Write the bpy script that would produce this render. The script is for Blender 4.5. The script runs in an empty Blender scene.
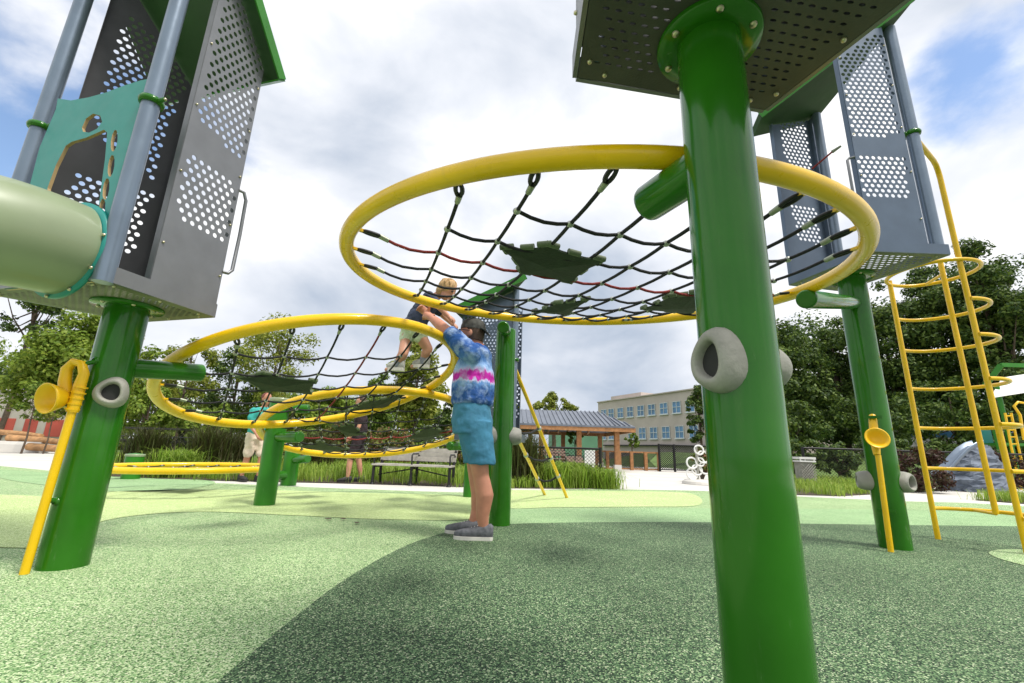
import bpy, bmesh, math, random
import numpy as np
from mathutils import Vector, Matrix
R = math.radians
PI = math.pi
scn = bpy.context.scene
col = scn.collection
rng = random.Random(11)

# ------------------------------------------------------------------ camera
FPX, TH, RO, HC = 440.0, R(14.0), R(1.8), 0.64
fwd = Vector((0, math.cos(TH), math.sin(TH)))
up0 = Vector((0, -math.sin(TH), math.cos(TH)))
r0 = Vector((1, 0, 0))
right = r0 * math.cos(RO) + up0 * math.sin(RO)
upv = -r0 * math.sin(RO) + up0 * math.cos(RO)
CAM = Vector((0, 0, HC))
cam_d = bpy.data.cameras.new('camera')
cam = bpy.data.objects.new('camera', cam_d)
col.objects.link(cam)
cam_d.sensor_width = 36.0
cam_d.lens = FPX / 1024 * 36
cam_d.clip_start = 0.02
cam_d.clip_end = 3000
m = Matrix((right, upv, -fwd)).transposed().to_4x4()
m.translation = CAM
cam.matrix_world = m
scn.camera = cam


def ray(px, py):
    return fwd + right * ((px - 512) / FPX) - upv * ((py - 341.5) / FPX)


def G(px, py, z=0.0):
    d = ray(px, py)
    return CAM + d * ((z - HC) / d.z)


def W(px, py, Y):
    d = ray(px, py)
    return CAM + d * (Y / d.y)


def to_px(p):
    d = Vector(p) - CAM
    z = d.dot(fwd)
    return (512 + FPX * d.dot(right) / z, 341.5 - FPX * d.dot(upv) / z)


def onplane(px, py, c, n):
    d = ray(px, py)
    return CAM + d * ((c - CAM).dot(n) / d.dot(n))


# ------------------------------------------------------------------ objects
def thing(name, label, cat, loc=(0, 0, 0), group=None):
    o = bpy.data.objects.new(name, None)
    col.objects.link(o)
    o.location = loc
    o.empty_display_size = 0.1
    o['label'] = label
    o['category'] = cat
    if group:
        o['group'] = group
    return o


def rootloc(o):
    l = Vector((0, 0, 0))
    while o is not None:
        l = l + o.location
        o = o.parent
    return l


class MB:
    def __init__(s):
        s.v = []
        s.f = []
        s.sm = []

    def add(s, vs, fs, smooth=False):
        b = len(s.v)
        s.v.extend([tuple(p) for p in vs])
        for f in fs:
            s.f.append([i + b for i in f])
            s.sm.append(smooth)

    def box(s, c, size, ax=None, ay=None, az=None):
        c = Vector(c)
        ax = Vector(ax) if ax is not None else Vector((1, 0, 0))
        ay = Vector(ay) if ay is not None else Vector((0, 1, 0))
        az = Vector(az) if az is not None else Vector((0, 0, 1))
        x, y, z = size[0] / 2, size[1] / 2, size[2] / 2
        vs = [c + ax * a * x + ay * b * y + az * d * z for d in (-1, 1) for b in (-1, 1) for a in (-1, 1)]
        s.add(vs, [(0, 2, 3, 1), (4, 5, 7, 6), (0, 1, 5, 4), (2, 6, 7, 3), (0, 4, 6, 2), (1, 3, 7, 5)])

    def bar(s, p, q, w, h, up=(0, 0, 1)):
        p = Vector(p)
        q = Vector(q)
        d = q - p
        L = d.length
        d.normalize()
        u = Vector(up)
        sd = d.cross(u)
        if sd.length < 1e-4:
            sd = d.cross(Vector((1, 0, 0)))
        sd.normalize()
        u = sd.cross(d)
        s.box((p + q) / 2, (L, w, h), d, sd, u)

    def tube(s, pts, r, n=10, closed=False, cap=True, smooth=True):
        pts = [Vector(p) for p in pts]
        N = len(pts)
        rr = r if hasattr(r, '__len__') else [r] * N
        tang = []
        for i in range(N):
            if closed:
                t = pts[(i + 1) % N] - pts[i - 1]
            else:
                t = pts[min(i + 1, N - 1)] - pts[max(i - 1, 0)]
            if t.length < 1e-9:
                t = Vector((0, 0, 1))
            tang.append(t.normalized())
        ref = Vector((0, 0, 1)) if abs(tang[0].z) < .9 else Vector((1, 0, 0))
        u = tang[0].cross(ref).normalized()
        vs = []
        for i in range(N):
            t = tang[i]
            u = (u - t * u.dot(t))
            u.normalize()
            w = t.cross(u)
            for k in range(n):
                a = 2 * PI * k / n
                vs.append(pts[i] + (u * math.cos(a) + w * math.sin(a)) * rr[i])
        fs = []
        for i in range(N if closed else N - 1):
            j = (i + 1) % N
            for k in range(n):
                k2 = (k + 1) % n
                fs.append((i * n + k, i * n + k2, j * n + k2, j * n + k))
        s.add(vs, fs, smooth)
        if cap and not closed:
            s.add(vs[:n], [tuple(range(n))[::-1]], False)
            s.add(vs[-n:], [tuple(range(n))], False)

    def cyl(s, p, q, r0_, r1_=None, n=20, cap=True, smooth=True, bevel=0.0):
        r1_ = r0_ if r1_ is None else r1_
        p = Vector(p)
        q = Vector(q)
        if bevel:
            d = (q - p).normalized()
            s.tube([p, p + d * .0001, q - d * bevel, q - d * bevel * .3, q], [r0_, r0_, r1_, r1_ - bevel * .3, r1_ - bevel], n, False, cap, smooth)
        else:
            s.tube([p, q], [r0_, r1_], n, False, cap, smooth)

    def sphere(s, c, r, n=10, rings=7, ax=(1, 1, 1), M=None):
        c = Vector(c)
        vs = []
        fs = []
        for i in range(rings + 1):
            t = PI * i / rings
            for k in range(n):
                a = 2 * PI * k / n
                p = Vector((math.sin(t) * math.cos(a) * r * ax[0], math.sin(t) * math.sin(a) * r * ax[1], math.cos(t) * r * ax[2]))
                if M is not None:
                    p = M @ p
                vs.append(c + p)
        for i in range(rings):
            for k in range(n):
                k2 = (k + 1) % n
                fs.append((i * n + k, (i + 1) * n + k, (i + 1) * n + k2, i * n + k2))
        s.add(vs, fs, True)

    def lathe(s, prof, o, axis, n=24, smooth=True, wob=None):
        o = Vector(o)
        ax = Vector(axis).normalized()
        u = ax.cross(Vector((0, 0, 1)) if abs(ax.z) < .95 else Vector((1, 0, 0))).normalized()
        w = u.cross(ax)
        vs = []
        for (r, h) in prof:
            for k in range(n):
                a = 2 * PI * k / n
                rr = r * (wob(a) if wob else 1)
                vs.append(o + ax * h + (u * math.cos(a) + w * math.sin(a)) * rr)
        fs = []
        for i in range(len(prof) - 1):
            for k in range(n):
                k2 = (k + 1) % n
                fs.append((i * n + k, (i + 1) * n + k, (i + 1) * n + k2, i * n + k2))
        s.add(vs, fs, smooth)

    def prism(s, poly, ext):
        ext = Vector(ext)
        poly = [Vector(p) for p in poly]
        n = len(poly)
        vs = poly + [p + ext for p in poly]
        fs = [tuple(range(n))[::-1], tuple(range(n, 2 * n))]
        for i in range(n):
            j = (i + 1) % n
            fs.append((i, j, n + j, n + i))
        s.add(vs, fs)

    def loft(s, rings, n=20, cap=True, smooth=True):
        # rings: (center, ax vector*radius, ay vector*radius[, power])
        vs = []
        for rg in rings:
            c, ax, ay = Vector(rg[0]), Vector(rg[1]), Vector(rg[2])
            pw = rg[3] if len(rg) > 3 else 1.0
            for k in range(n):
                a = 2 * PI * k / n
                ca, sa = math.cos(a), math.sin(a)
                ca = math.copysign(abs(ca) ** pw, ca)
                sa = math.copysign(abs(sa) ** pw, sa)
                vs.append(c + ax * ca + ay * sa)
        fs = []
        for i in range(len(rings) - 1):
            for k in range(n):
                k2 = (k + 1) % n
                fs.append((i * n + k, i * n + k2, (i + 1) * n + k2, (i + 1) * n + k))
        s.add(vs, fs, smooth)
        if cap:
            s.add(vs[:n], [tuple(range(n))[::-1]], False)
            s.add(vs[-n:], [tuple(range(n))], False)

    def mesh(s, name, o=Vector((0, 0, 0))):
        me = bpy.data.meshes.new(name)
        o = Vector(o)
        me.from_pydata([(p[0] - o.x, p[1] - o.y, p[2] - o.z) for p in s.v], [], s.f)
        me.polygons.foreach_set('use_smooth', s.sm)
        me.update()
        return me

    def build(s, name, mt, parent=None, fix=True):
        o = rootloc(parent)
        me = s.mesh(name, o)
        if fix:
            bm = bmesh.new()
            bm.from_mesh(me)
            bmesh.ops.recalc_face_normals(bm, faces=bm.faces)
            bm.to_mesh(me)
            bm.free()
        ob = bpy.data.objects.new(name, me)
        col.objects.link(ob)
        ob.parent = parent
        if mt is not None:
            me.materials.append(mt)
        return ob

    def solo(s, name, mt, label, cat, group=None, loc=None):
        # a thing that is one mesh; its origin at the base
        a = np.array(s.v)
        if loc is None:
            loc = Vector(((a[:, 0].min() + a[:, 0].max()) / 2, (a[:, 1].min() + a[:, 1].max()) / 2, a[:, 2].min()))
        me = s.mesh(name, loc)
        ob = bpy.data.objects.new(name, me)
        col.objects.link(ob)
        ob.location = loc
        me.materials.append(mt)
        ob['label'] = label
        ob['category'] = cat
        if group:
            ob['group'] = group
        return ob


def structure(ob, kind='structure'):
    ob['kind'] = kind
    return ob


def copy_tree(o, parent=None):
    c = o.copy()
    col.objects.link(c)
    c.parent = parent
    for ch in list(o.children):
        copy_tree(ch, c)
    return c


# ------------------------------------------------------------------ materials
def mat(name, c, rough=.5, metal=0., var=.12, vscale=6., bump=0., bscale=60., coat=0., c2=None, spec=.5, transl=0., scuff=0.):
    mt = bpy.data.materials.new(name)
    mt.use_nodes = True
    nt = mt.node_tree
    N, L = nt.nodes, nt.links
    bs = N['Principled BSDF']
    tc = N.new('ShaderNodeTexCoord')
    no = N.new('ShaderNodeTexNoise')
    no.inputs['Scale'].default_value = vscale
    no.inputs['Detail'].default_value = 6
    L.new(tc.outputs['Object'], no.inputs['Vector'])
    rp = N.new('ShaderNodeValToRGB')
    c2 = c2 or tuple(x * (1 - var) for x in c)
    c1 = tuple(min(1, x * (1 + var)) for x in c)
    rp.color_ramp.elements[0].position = .32
    rp.color_ramp.elements[1].position = .68
    rp.color_ramp.elements[0].color = (*c2, 1)
    rp.color_ramp.elements[1].color = (*c1, 1)
    L.new(no.outputs['Fac'], rp.inputs['Fac'])
    L.new(rp.outputs['Color'], bs.inputs['Base Color'])
    bs.inputs['Metallic'].default_value = metal
    bs.inputs['Specular IOR Level'].default_value = spec
    rr = N.new('ShaderNodeMapRange')
    rr.inputs['To Min'].default_value = max(.02, rough - .08)
    rr.inputs['To Max'].default_value = min(1, rough + .1)
    n2 = N.new('ShaderNodeTexNoise')
    n2.inputs['Scale'].default_value = vscale * 3
    n2.inputs['Detail'].default_value = 5
    L.new(tc.outputs['Object'], n2.inputs['Vector'])
    L.new(n2.outputs['Fac'], rr.inputs['Value'])
    L.new(rr.outputs['Result'], bs.inputs['Roughness'])
    if scuff:
        # thin rubbed streaks and dusty patches, mostly running up and down
        mp = N.new('ShaderNodeMapping')
        mp.inputs['Scale'].default_value = (26, 26, 5)
        L.new(tc.outputs['Object'], mp.inputs[0])
        ns = N.new('ShaderNodeTexNoise')
        ns.inputs['Scale'].default_value = 1
        ns.inputs['Detail'].default_value = 9
        ns.inputs['Roughness'].default_value = .7
        L.new(mp.outputs[0], ns.inputs['Vector'])
        rs_ = N.new('ShaderNodeMapRange')
        rs_.inputs['From Min'].default_value = .60
        rs_.inputs['From Max'].default_value = .74
        rs_.inputs['To Max'].default_value = scuff
        L.new(ns.outputs['Fac'], rs_.inputs['Value'])
        mxs = N.new('ShaderNodeMix')
        mxs.data_type = 'RGBA'
        L.new(rs_.outputs[0], mxs.inputs['Factor'])
        L.new(rp.outputs['Color'], mxs.inputs['A'])
        mxs.inputs['B'].default_value = (c[0] * .5 + .13, c[1] * .5 + .13, c[2] * .5 + .10, 1)
        L.new(mxs.outputs['Result'], bs.inputs['Base Color'])
        ad = N.new('ShaderNodeMath')
        ad.operation = 'ADD'
        L.new(rr.outputs['Result'], ad.inputs[0])
        L.new(rs_.outputs[0], ad.inputs[1])
        L.new(ad.outputs[0], bs.inputs['Roughness'])
    if coat:
        bs.inputs['Coat Weight'].default_value = coat
        bs.inputs['Coat Roughness'].default_value = .06
    if bump:
        n3 = N.new('ShaderNodeTexNoise')
        n3.inputs['Scale'].default_value = bscale
        n3.inputs['Detail'].default_value = 4
        L.new(tc.outputs['Object'], n3.inputs['Vector'])
        bp = N.new('ShaderNodeBump')
        bp.inputs['Strength'].default_value = bump
        bp.inputs['Distance'].default_value = .01
        L.new(n3.outputs['Fac'], bp.inputs['Height'])
        L.new(bp.outputs['Normal'], bs.inputs['Normal'])
    return mt


def leafmat(name, cols, transl=.35, rough=.55):
    mt = bpy.data.materials.new(name)
    mt.use_nodes = True
    nt = mt.node_tree
    N, L = nt.nodes, nt.links
    bs = N['Principled BSDF']
    ge = N.new('ShaderNodeNewGeometry')
    rp = N.new('ShaderNodeValToRGB')
    el = rp.color_ramp.elements
    while len(el) < len(cols):
        el.new(.5)
    for i, c in enumerate(cols):
        el[i].position = i / (len(cols) - 1)
        el[i].color = (*c, 1)
    L.new(ge.outputs['Random Per Island'], rp.inputs['Fac'])
    L.new(rp.outputs['Color'], bs.inputs['Base Color'])
    bs.inputs['Roughness'].default_value = rough
    bs.inputs['Specular IOR Level'].default_value = .3
    tr = N.new('ShaderNodeBsdfTranslucent')
    L.new(rp.outputs['Color'], tr.inputs['Color'])
    mx = N.new('ShaderNodeMixShader')
    mx.inputs[0].default_value = transl
    L.new(bs.outputs[0], mx.inputs[1])
    L.new(tr.outputs[0], mx.inputs[2])
    L.new(mx.outputs[0], N['Material Output'].inputs['Surface'])
    return mt


def rubber(name, cols, mottled, scale=220.):
    """poured granules: each voronoi cell one chip of rubber; a slow noise shifts the blend"""
    mt = bpy.data.materials.new(name)
    mt.use_nodes = True
    nt = mt.node_tree
    N, L = nt.nodes, nt.links
    bs = N['Principled BSDF']
    tc = N.new('ShaderNodeTexCoord')
    vo = N.new('ShaderNodeTexVoronoi')
    vo.inputs['Scale'].default_value = scale
    L.new(tc.outputs['Object'], vo.inputs['Vector'])
    sp = N.new('ShaderNodeSeparateColor')
    L.new(vo.outputs['Color'], sp.inputs[0])
    rp = N.new('ShaderNodeValToRGB')
    rp.color_ramp.interpolation = 'CONSTANT'
    el = rp.color_ramp.elements
    while len(el) < len(cols):
        el.new(.5)
    for i, (p, c) in enumerate(cols):
        el[i].position = p
        el[i].color = (*c, 1)
    L.new(sp.outputs[0], rp.inputs['Fac'])
    no = N.new('ShaderNodeTexNoise')
    no.inputs['Scale'].default_value = 1.3
    no.inputs['Detail'].default_value = 7
    no.inputs['Roughness'].default_value = .6
    L.new(tc.outputs['Object'], no.inputs['Vector'])
    mr = N.new('ShaderNodeMapRange')
    mr.inputs['From Min'].default_value = .3
    mr.inputs['From Max'].default_value = .7
    mr.inputs['To Min'].default_value = 1 - mottled
    mr.inputs['To Max'].default_value = 1 + mottled
    L.new(no.outputs['Fac'], mr.inputs['Value'])
    mx = N.new('ShaderNodeVectorMath')
    mx.operation = 'SCALE'
    L.new(rp.outputs['Color'], mx.inputs[0])
    L.new(mr.outputs['Result'], mx.inputs['Scale'])
    L.new(mx.outputs[0], bs.inputs['Base Color'])
    bs.inputs['Roughness'].default_value = .8
    bs.inputs['Specular IOR Level'].default_value = .3
    bp = N.new('ShaderNodeBump')
    bp.inputs['Strength'].default_value = .5
    bp.inputs['Distance'].default_value = .003
    L.new(vo.outputs['Distance'], bp.inputs['Height'])
    L.new(bp.outputs['Normal'], bs.inputs['Normal'])
    return mt


M = {}
M['green'] = mat('green paint', (.022, .135, .007), .16, 0, .12, 5, coat=.2, spec=.25, scuff=.25)
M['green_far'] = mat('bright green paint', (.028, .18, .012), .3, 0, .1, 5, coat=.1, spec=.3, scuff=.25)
M['roofshade'] = mat('shaded roof plastic green', (.011, .05, .007), .6, 0, .12, 4)  # colour lowered to carry the shade on the roof undersides
M['yellow'] = mat('yellow powder coat', (.80, .49, .004), .28, 0, .06, 5, coat=.15, spec=.4, scuff=.22)
M['horn'] = mat('yellow plastic', (.82, .49, .004), .4, 0, .05, 6)
M['steelshade'] = mat('shaded grey powder coat', (.055, .055, .06), .5, .3, .1, 8)  # darkened grey coat; interior shade is put into the colour
M['steel'] = mat('grey powder coat', (.195, .20, .213), .42, .5, .07, 8, bump=.05, bscale=300)
M['steelblue'] = mat('slate blue powder coat', (.10, .135, .19), .36, .35, .08, 6, bump=.05, bscale=300)
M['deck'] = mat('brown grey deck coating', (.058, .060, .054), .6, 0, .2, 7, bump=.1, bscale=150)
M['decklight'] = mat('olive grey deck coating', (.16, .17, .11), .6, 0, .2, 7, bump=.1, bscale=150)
M['polesteel'] = mat('blue grey pole coating', (.17, .215, .28), .32, .5, .07, 6)
M['teal'] = mat('teal plastic sheet', (.007, .225, .20), .4, 0, .06, 5)
M['tealedge'] = mat('tan plastic core', (.38, .26, .12), .5, 0, .1, 9)
M['slide'] = mat('pale green plastic', (.24, .29, .175), .36, 0, .08, 3, coat=.2)
M['rope'] = mat('black rope', (.012, .012, .014), .8, 0, .3, 60, bump=.5, bscale=220)
M['redrope'] = mat('dark red rope', (.22, .02, .018), .8, 0, .3, 60, bump=.5, bscale=220)
M['clamp'] = mat('cast alloy', (.42, .43, .40), .38, .7, .15, 40)
M['ferrule'] = mat('grey green ferrule', (.3, .33, .25), .4, .4, .15, 40)
M['pad'] = mat('dark green rubber pad', (.014, .028, .012), .75, 0, .25, 12, bump=.3, bscale=90)
M['padear'] = mat('olive pad clip', (.10, .13, .07), .6, 0, .2, 30)
M['bolt'] = mat('zinc bolt', (.55, .5, .36), .3, .9, .15, 60)
M['hold'] = mat('grey cast plastic', (.29, .285, .25), .6, 0, .15, 14, bump=.25, bscale=70)
M['black'] = mat('black metal', (.014, .014, .015), .45, .3, .2, 8)
M['dark'] = mat('dark rubber', (.02, .02, .02), .7, 0, .2, 8)
M['wood'] = mat('cedar post', (.36, .17, .065), .6, 0, .25, 9)
M['woodgrey'] = mat('pale bench slat', (.40, .375, .34), .6, 0, .2, 9)
M['benchbrown'] = mat('brown bench slat', (.27, .185, .145), .6, 0, .2, 9)
M['log'] = mat('tan log', (.42, .23, .10), .7, 0, .3, 6)
M['rooftin'] = mat('standing seam roof', (.16, .18, .22), .38, .4, .12, 2)
M['tan'] = mat('tan render', (.48, .42, .385), .85, 0, .08, .6, bump=.1, bscale=8)
M['greenwall'] = mat('green wall', (.12, .27, .17), .7, 0, .1, .8)
M['glass'] = mat('window glass', (.08, .20, .36), .08, 0, .3, .8)
M['white'] = mat('white paint', (.72, .72, .70), .5, 0, .08, 4)
M['framewhite'] = mat('pale window frame', (.6, .65, .66), .5, 0, .08, 4)
M['murals'] = mat('grey painted wall', (.42, .39, .34), .8, 0, .15, .7)
M['mural'] = mat('brick red paint', (.42, .075, .05), .75, 0, .2, .9)
M['concrete'] = mat('pale concrete', (.56, .54, .50), .85, 0, .12, .8, bump=.1, bscale=40)
M['rock'] = mat('blue grey rock', (.13, .155, .2), .8, 0, .4, 3, bump=.6, bscale=9)
M['soil'] = mat('bark mulch', (.07, .05, .035), .95, 0, .4, 9, bump=.8, bscale=30)
M['turf'] = mat('mown turf', (.09, .15, .03), .95, 0, .3, 1.2, bump=.6, bscale=40)
M['bark'] = mat('bark', (.09, .065, .045), .9, 0, .35, 6, bump=.8, bscale=20)
M['carwhite'] = mat('white car paint', (.7, .7, .7), .25, 0, .04, 2, coat=.6)
M['skin'] = mat('skin', (.52, .26, .17), .5, 0, .1, 14)
M['skinred'] = mat('sunburnt skin', (.50, .22, .14), .5, 0, .12, 12)
M['blond'] = mat('blond hair', (.46, .29, .13), .6, 0, .35, 50, bump=.6, bscale=120)
M['auburn'] = mat('auburn hair', (.14, .035, .022), .6, 0, .3, 50)
M['brownhair'] = mat('brown hair', (.06, .03, .018), .6, 0, .3, 50)
M['shorts'] = mat('blue chino', (.045, .19, .31), .85, 0, .18, 9, bump=.5, bscale=22)
M['navy'] = mat('navy cotton', (.03, .04, .075), .9, 0, .25, 12, bump=.3, bscale=30)
M['mint'] = mat('pale green cotton', (.52, .6, .42), .9, 0, .1, 12, bump=.3, bscale=30)
M['paleshoe'] = mat('pale grey shoe', (.4, .4, .38), .8, 0, .2, 30)
M['tealcloth'] = mat('teal cotton', (.04, .35, .32), .9, 0, .15, 10, bump=.3, bscale=25)
M['cream'] = mat('cream cotton', (.62, .52, .42), .9, 0, .1, 10, bump=.3, bscale=25)
M['maroon'] = mat('dark maroon cotton', (.022, .012, .016), .9, 0, .2, 10)
M['greycap'] = mat('charcoal cap', (.055, .055, .05), .9, 0, .5, 22, bump=.3, bscale=60)
M['shoe'] = mat('grey knit shoe', (.12, .125, .14), .85, 0, .35, 30, bump=.5, bscale=150)
M['sole'] = mat('white sole', (.62, .6, .55), .6, 0, .1, 20)
M['sock'] = mat('grey sock', (.25, .26, .32), .9, 0, .2, 30)

L_MID = leafmat('mid green leaves', [(.06, .12, .012), (.13, .21, .025), (.22, .29, .045)])
L_BRIGHT = leafmat('bright green leaves', [(.09, .16, .014), (.18, .27, .028), (.29, .36, .055)])
L_LITE = leafmat('yellow green leaves', [(.12, .16, .015), (.23, .28, .035), (.34, .35, .07)])
L_DARK = leafmat('dark green leaves', [(.025, .06, .012), (.06, .11, .019), (.16, .23, .038)], .28)
L_GRASS = leafmat('grass blades', [(.14, .26, .022), (.25, .38, .045), (.36, .45, .09)], .4)
L_BROWN = leafmat('brown grass blades', [(.035, .035, .012), (.08, .075, .025), (.09, .13, .03)], .25)
L_MAROON = leafmat('maroon leaves', [(.03, .012, .010), (.075, .028, .02), (.06, .06, .02)], .25)
L_FLOWER = leafmat('mixed shrub leaves', [(.05, .10, .015), (.12, .17, .03), (.22, .22, .05), (.22, .07, .05), (.11, .16, .03)], .3)
# ------------------------------------------------------------------ sky, sun
SUN_EL, SUN_AZ = R(62), R(124)          # azimuth clockwise from +Y
sd = Vector((math.sin(SUN_AZ) * math.cos(SUN_EL), math.cos(SUN_AZ) * math.cos(SUN_EL), math.sin(SUN_EL)))
sl = bpy.data.lights.new('sun', 'SUN')
sl.energy = 2.4
sl.angle = R(13)
sl.color = (1, .95, .87)
so = bpy.data.objects.new('sun', sl)
col.objects.link(so)
so.location = (20, -10, 40)
so.rotation_euler = (-sd).to_track_quat('-Z', 'Y').to_euler()

wd = bpy.data.worlds.new('World')
scn.world = wd
wd.use_nodes = True
nt = wd.node_tree
N, L = nt.nodes, nt.links
bg = N['Background']
bg.inputs['Strength'].default_value = .1
sky = N.new('ShaderNodeTexSky')
sky.sky_type = 'NISHITA'
sky.sun_disc = False
sky.sun_elevation = SUN_EL
sky.sun_rotation = SUN_AZ
sky.air_density = 1.0
sky.dust_density = .6
tc = N.new('ShaderNodeTexCoord')


def math_node(op, a, b=None, c=None, clamp=False):
    n = N.new('ShaderNodeMath')
    n.operation = op
    n.use_clamp = clamp
    for i, x in enumerate((a, b, c)):
        if x is None:
            continue
        if isinstance(x, (int, float)):
            n.inputs[i].default_value = x
        else:
            L.new(x, n.inputs[i])
    return n.outputs[0]


sep = N.new('ShaderNodeSeparateXYZ')
L.new(tc.outputs['Generated'], sep.inputs[0])
den = math_node('ADD', math_node('MAXIMUM', sep.outputs['Z'], 0.0), .30)
cx = math_node('DIVIDE', sep.outputs['X'], den)
cy = math_node('DIVIDE', sep.outputs['Y'], den)
cmb = N.new('ShaderNodeCombineXYZ')
L.new(cx, cmb.inputs[0])
L.new(cy, cmb.inputs[1])


def cloudnoise(scale, off, detail=9, rough=.58, dist=.25):
    mp = N.new('ShaderNodeMapping')
    mp.inputs['Location'].default_value = off
    mp.inputs['Scale'].default_value = (1, 1, 1.7)
    L.new(tc.outputs['Generated'], mp.inputs['Vector'])
    no = N.new('ShaderNodeTexNoise')
    no.inputs['Scale'].default_value = scale
    no.inputs['Detail'].default_value = detail
    no.inputs['Roughness'].default_value = rough
    no.inputs['Distortion'].default_value = dist
    L.new(mp.outputs[0], no.inputs['Vector'])
    return no.outputs['Fac']


n1 = cloudnoise(3.4, (3.1, 1.7, 0), 12, .55, .1)
n2 = cloudnoise(3.0, (7.7, -2.2, 4.), 10, .52, .25)
# directions in which the cover opens to blue, and in which the cloud base is darker
def patch(v, c0, c1):
    vm = N.new('ShaderNodeVectorMath')
    vm.operation = 'DOT_PRODUCT'
    L.new(tc.outputs['Generated'], vm.inputs[0])
    vm.inputs[1].default_value = v
    mr = N.new('ShaderNodeMapRange')
    mr.interpolation_type = 'SMOOTHSTEP'
    mr.inputs['From Min'].default_value = c0
    mr.inputs['From Max'].default_value = c1
    L.new(vm.outputs['Value'], mr.inputs['Value'])
    return mr.outputs['Result']


def sdir(px, py):
    return ray(px, py).normalized()


gap = None
for (px, py, c0, c1, w) in ((10, 30, .93, .999, .25), (25, 90, .965, .999, .15), (310, 30, .985, .9995, .08), (250, 200, .99, .9995, .07), (992, 80, .989, .999, .22), (930, 115, .993, .9995, .16), (352, 165, .996, .9998, .16)):
    p = math_node('MULTIPLY', patch(sdir(px, py), c0, c1), w)
    gap = p if gap is None else math_node('ADD', gap, p)
cover = math_node('SUBTRACT', math_node('ADD', n1, .27), gap)
mr = N.new('ShaderNodeMapRange')
mr.interpolation_type = 'SMOOTHSTEP'
mr.inputs['From Min'].default_value = .36
mr.inputs['From Max'].default_value = .62
L.new(cover, mr.inputs['Value'])
grey = None
for (px, py, c0, c1, w) in ((560, 350, .95, .995, .20), (330, 350, .97, .995, .16), (430, 60, .95, .99, .08), (640, 320, .97, .995, .08), (1000, 230, .96, .995, .12), (420, 170, .98, .995, .06)):
    p = math_node('MULTIPLY', patch(sdir(px, py), c0, c1), w)
    grey = p if grey is None else math_node('ADD', grey, p)
shade = N.new('ShaderNodeMapRange')
shade.inputs['From Min'].default_value = .44
shade.inputs['From Max'].default_value = .86
L.new(math_node('ADD', n2, grey), shade.inputs['Value'])
cc = N.new('ShaderNodeValToRGB')
e = cc.color_ramp.elements
e[0].position = 0
e[0].color = (1., 1., 1., 1)
e[1].position = 1
e[1].color = (.40, .47, .58, 1)
x = e.new(.24)
x.color = (.79, .815, .87, 1)
L.new(shade.outputs[0], cc.inputs['Fac'])
cs = N.new('ShaderNodeVectorMath')
cs.operation = 'SCALE'
cs.inputs['Scale'].default_value = 7.2
L.new(cc.outputs['Color'], cs.inputs[0])
mx = N.new('ShaderNodeMix')
mx.data_type = 'RGBA'
L.new(mr.outputs['Result'], mx.inputs['Factor'])
sk = N.new('ShaderNodeVectorMath')
sk.operation = 'SCALE'
sk.inputs['Scale'].default_value = 1.35
L.new(sky.outputs['Color'], sk.inputs[0])
L.new(sk.outputs[0], mx.inputs['A'])
L.new(cs.outputs[0], mx.inputs['B'])
L.new(mx.outputs['Result'], bg.inputs['Color'])

vs = scn.view_settings
vs.view_transform = 'Standard'
vs.look = 'None'
vs.exposure = .75
vs.gamma = 1

# ------------------------------------------------------------------ ground
def sheet(name, poly, z, mt, kind='structure'):
    b = MB()
    b.add([(p[0], p[1], z) for p in poly], [tuple(range(len(poly)))])
    me = b.mesh(name)
    bm = bmesh.new()
    bm.from_mesh(me)
    bmesh.ops.recalc_face_normals(bm, faces=bm.faces)
    for f in bm.faces:
        if f.normal.z < 0:
            f.normal_flip()
    bmesh.ops.triangulate(bm, faces=bm.faces)
    bm.to_mesh(me)
    bm.free()
    ob = bpy.data.objects.new(name, me)
    col.objects.link(ob)
    me.materials.append(mt)
    ob['kind'] = kind
    return ob


def smooth_poly(pts, sub=6, closed=True):
    # Catmull-Rom
    out = []
    n = len(pts)
    P = [Vector((p[0], p[1])) for p in pts]
    for i in range(n if closed else n - 1):
        if closed:
            a, b, c, d = P[i - 1], P[i], P[(i + 1) % n], P[(i + 2) % n]
        else:
            a, b, c, d = P[max(i - 1, 0)], P[i], P[i + 1], P[min(i + 2, n - 1)]
        for k in range(sub):
            t = k / sub
            out.append(.5 * ((2 * b) + (c - a) * t + (2 * a - 5 * b + 4 * c - d) * t * t + (3 * b - a - 3 * c + d) * t ** 3))
    if not closed:
        out.append(P[-1])
    return out


S = 900
sheet('ground', [(-S, -S), (S, -S), (S, S), (-S, S)], -.012, M['turf'])
sheet('pavement', [(-60, -14), (48, -14), (48, 19), (26, 26), (2.5, 26), (-1, 12.0), (-10, 13), (-17, 20), (-60, 24)], -.006, M['concrete'])
LIGHT = [(0, (.09, .185, .065)), (.25, (.24, .40, .165)), (.52, (.43, .56, .29)), (.76, (.63, .70, .45)), (.91, (.045, .085, .03))]
PALE = [(0, (.26, .38, .12)), (.3, (.45, .57, .24)), (.60, (.62, .71, .38)), (.93, (.18, .26, .10))]
MIDG = [(0, (.14, .27, .11)), (.25, (.27, .43, .20)), (.62, (.42, .56, .32)), (.92, (.08, .15, .08))]
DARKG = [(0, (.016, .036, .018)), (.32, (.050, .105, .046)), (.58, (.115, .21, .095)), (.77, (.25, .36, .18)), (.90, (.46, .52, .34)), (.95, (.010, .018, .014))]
m_light, m_pale, m_mid, m_dark = rubber('light green rubber', LIGHT, .14), rubber('pale yellow green rubber', PALE, .1), rubber('mid green rubber', MIDG, .14), rubber('dark green rubber', DARKG, .2)
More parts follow.
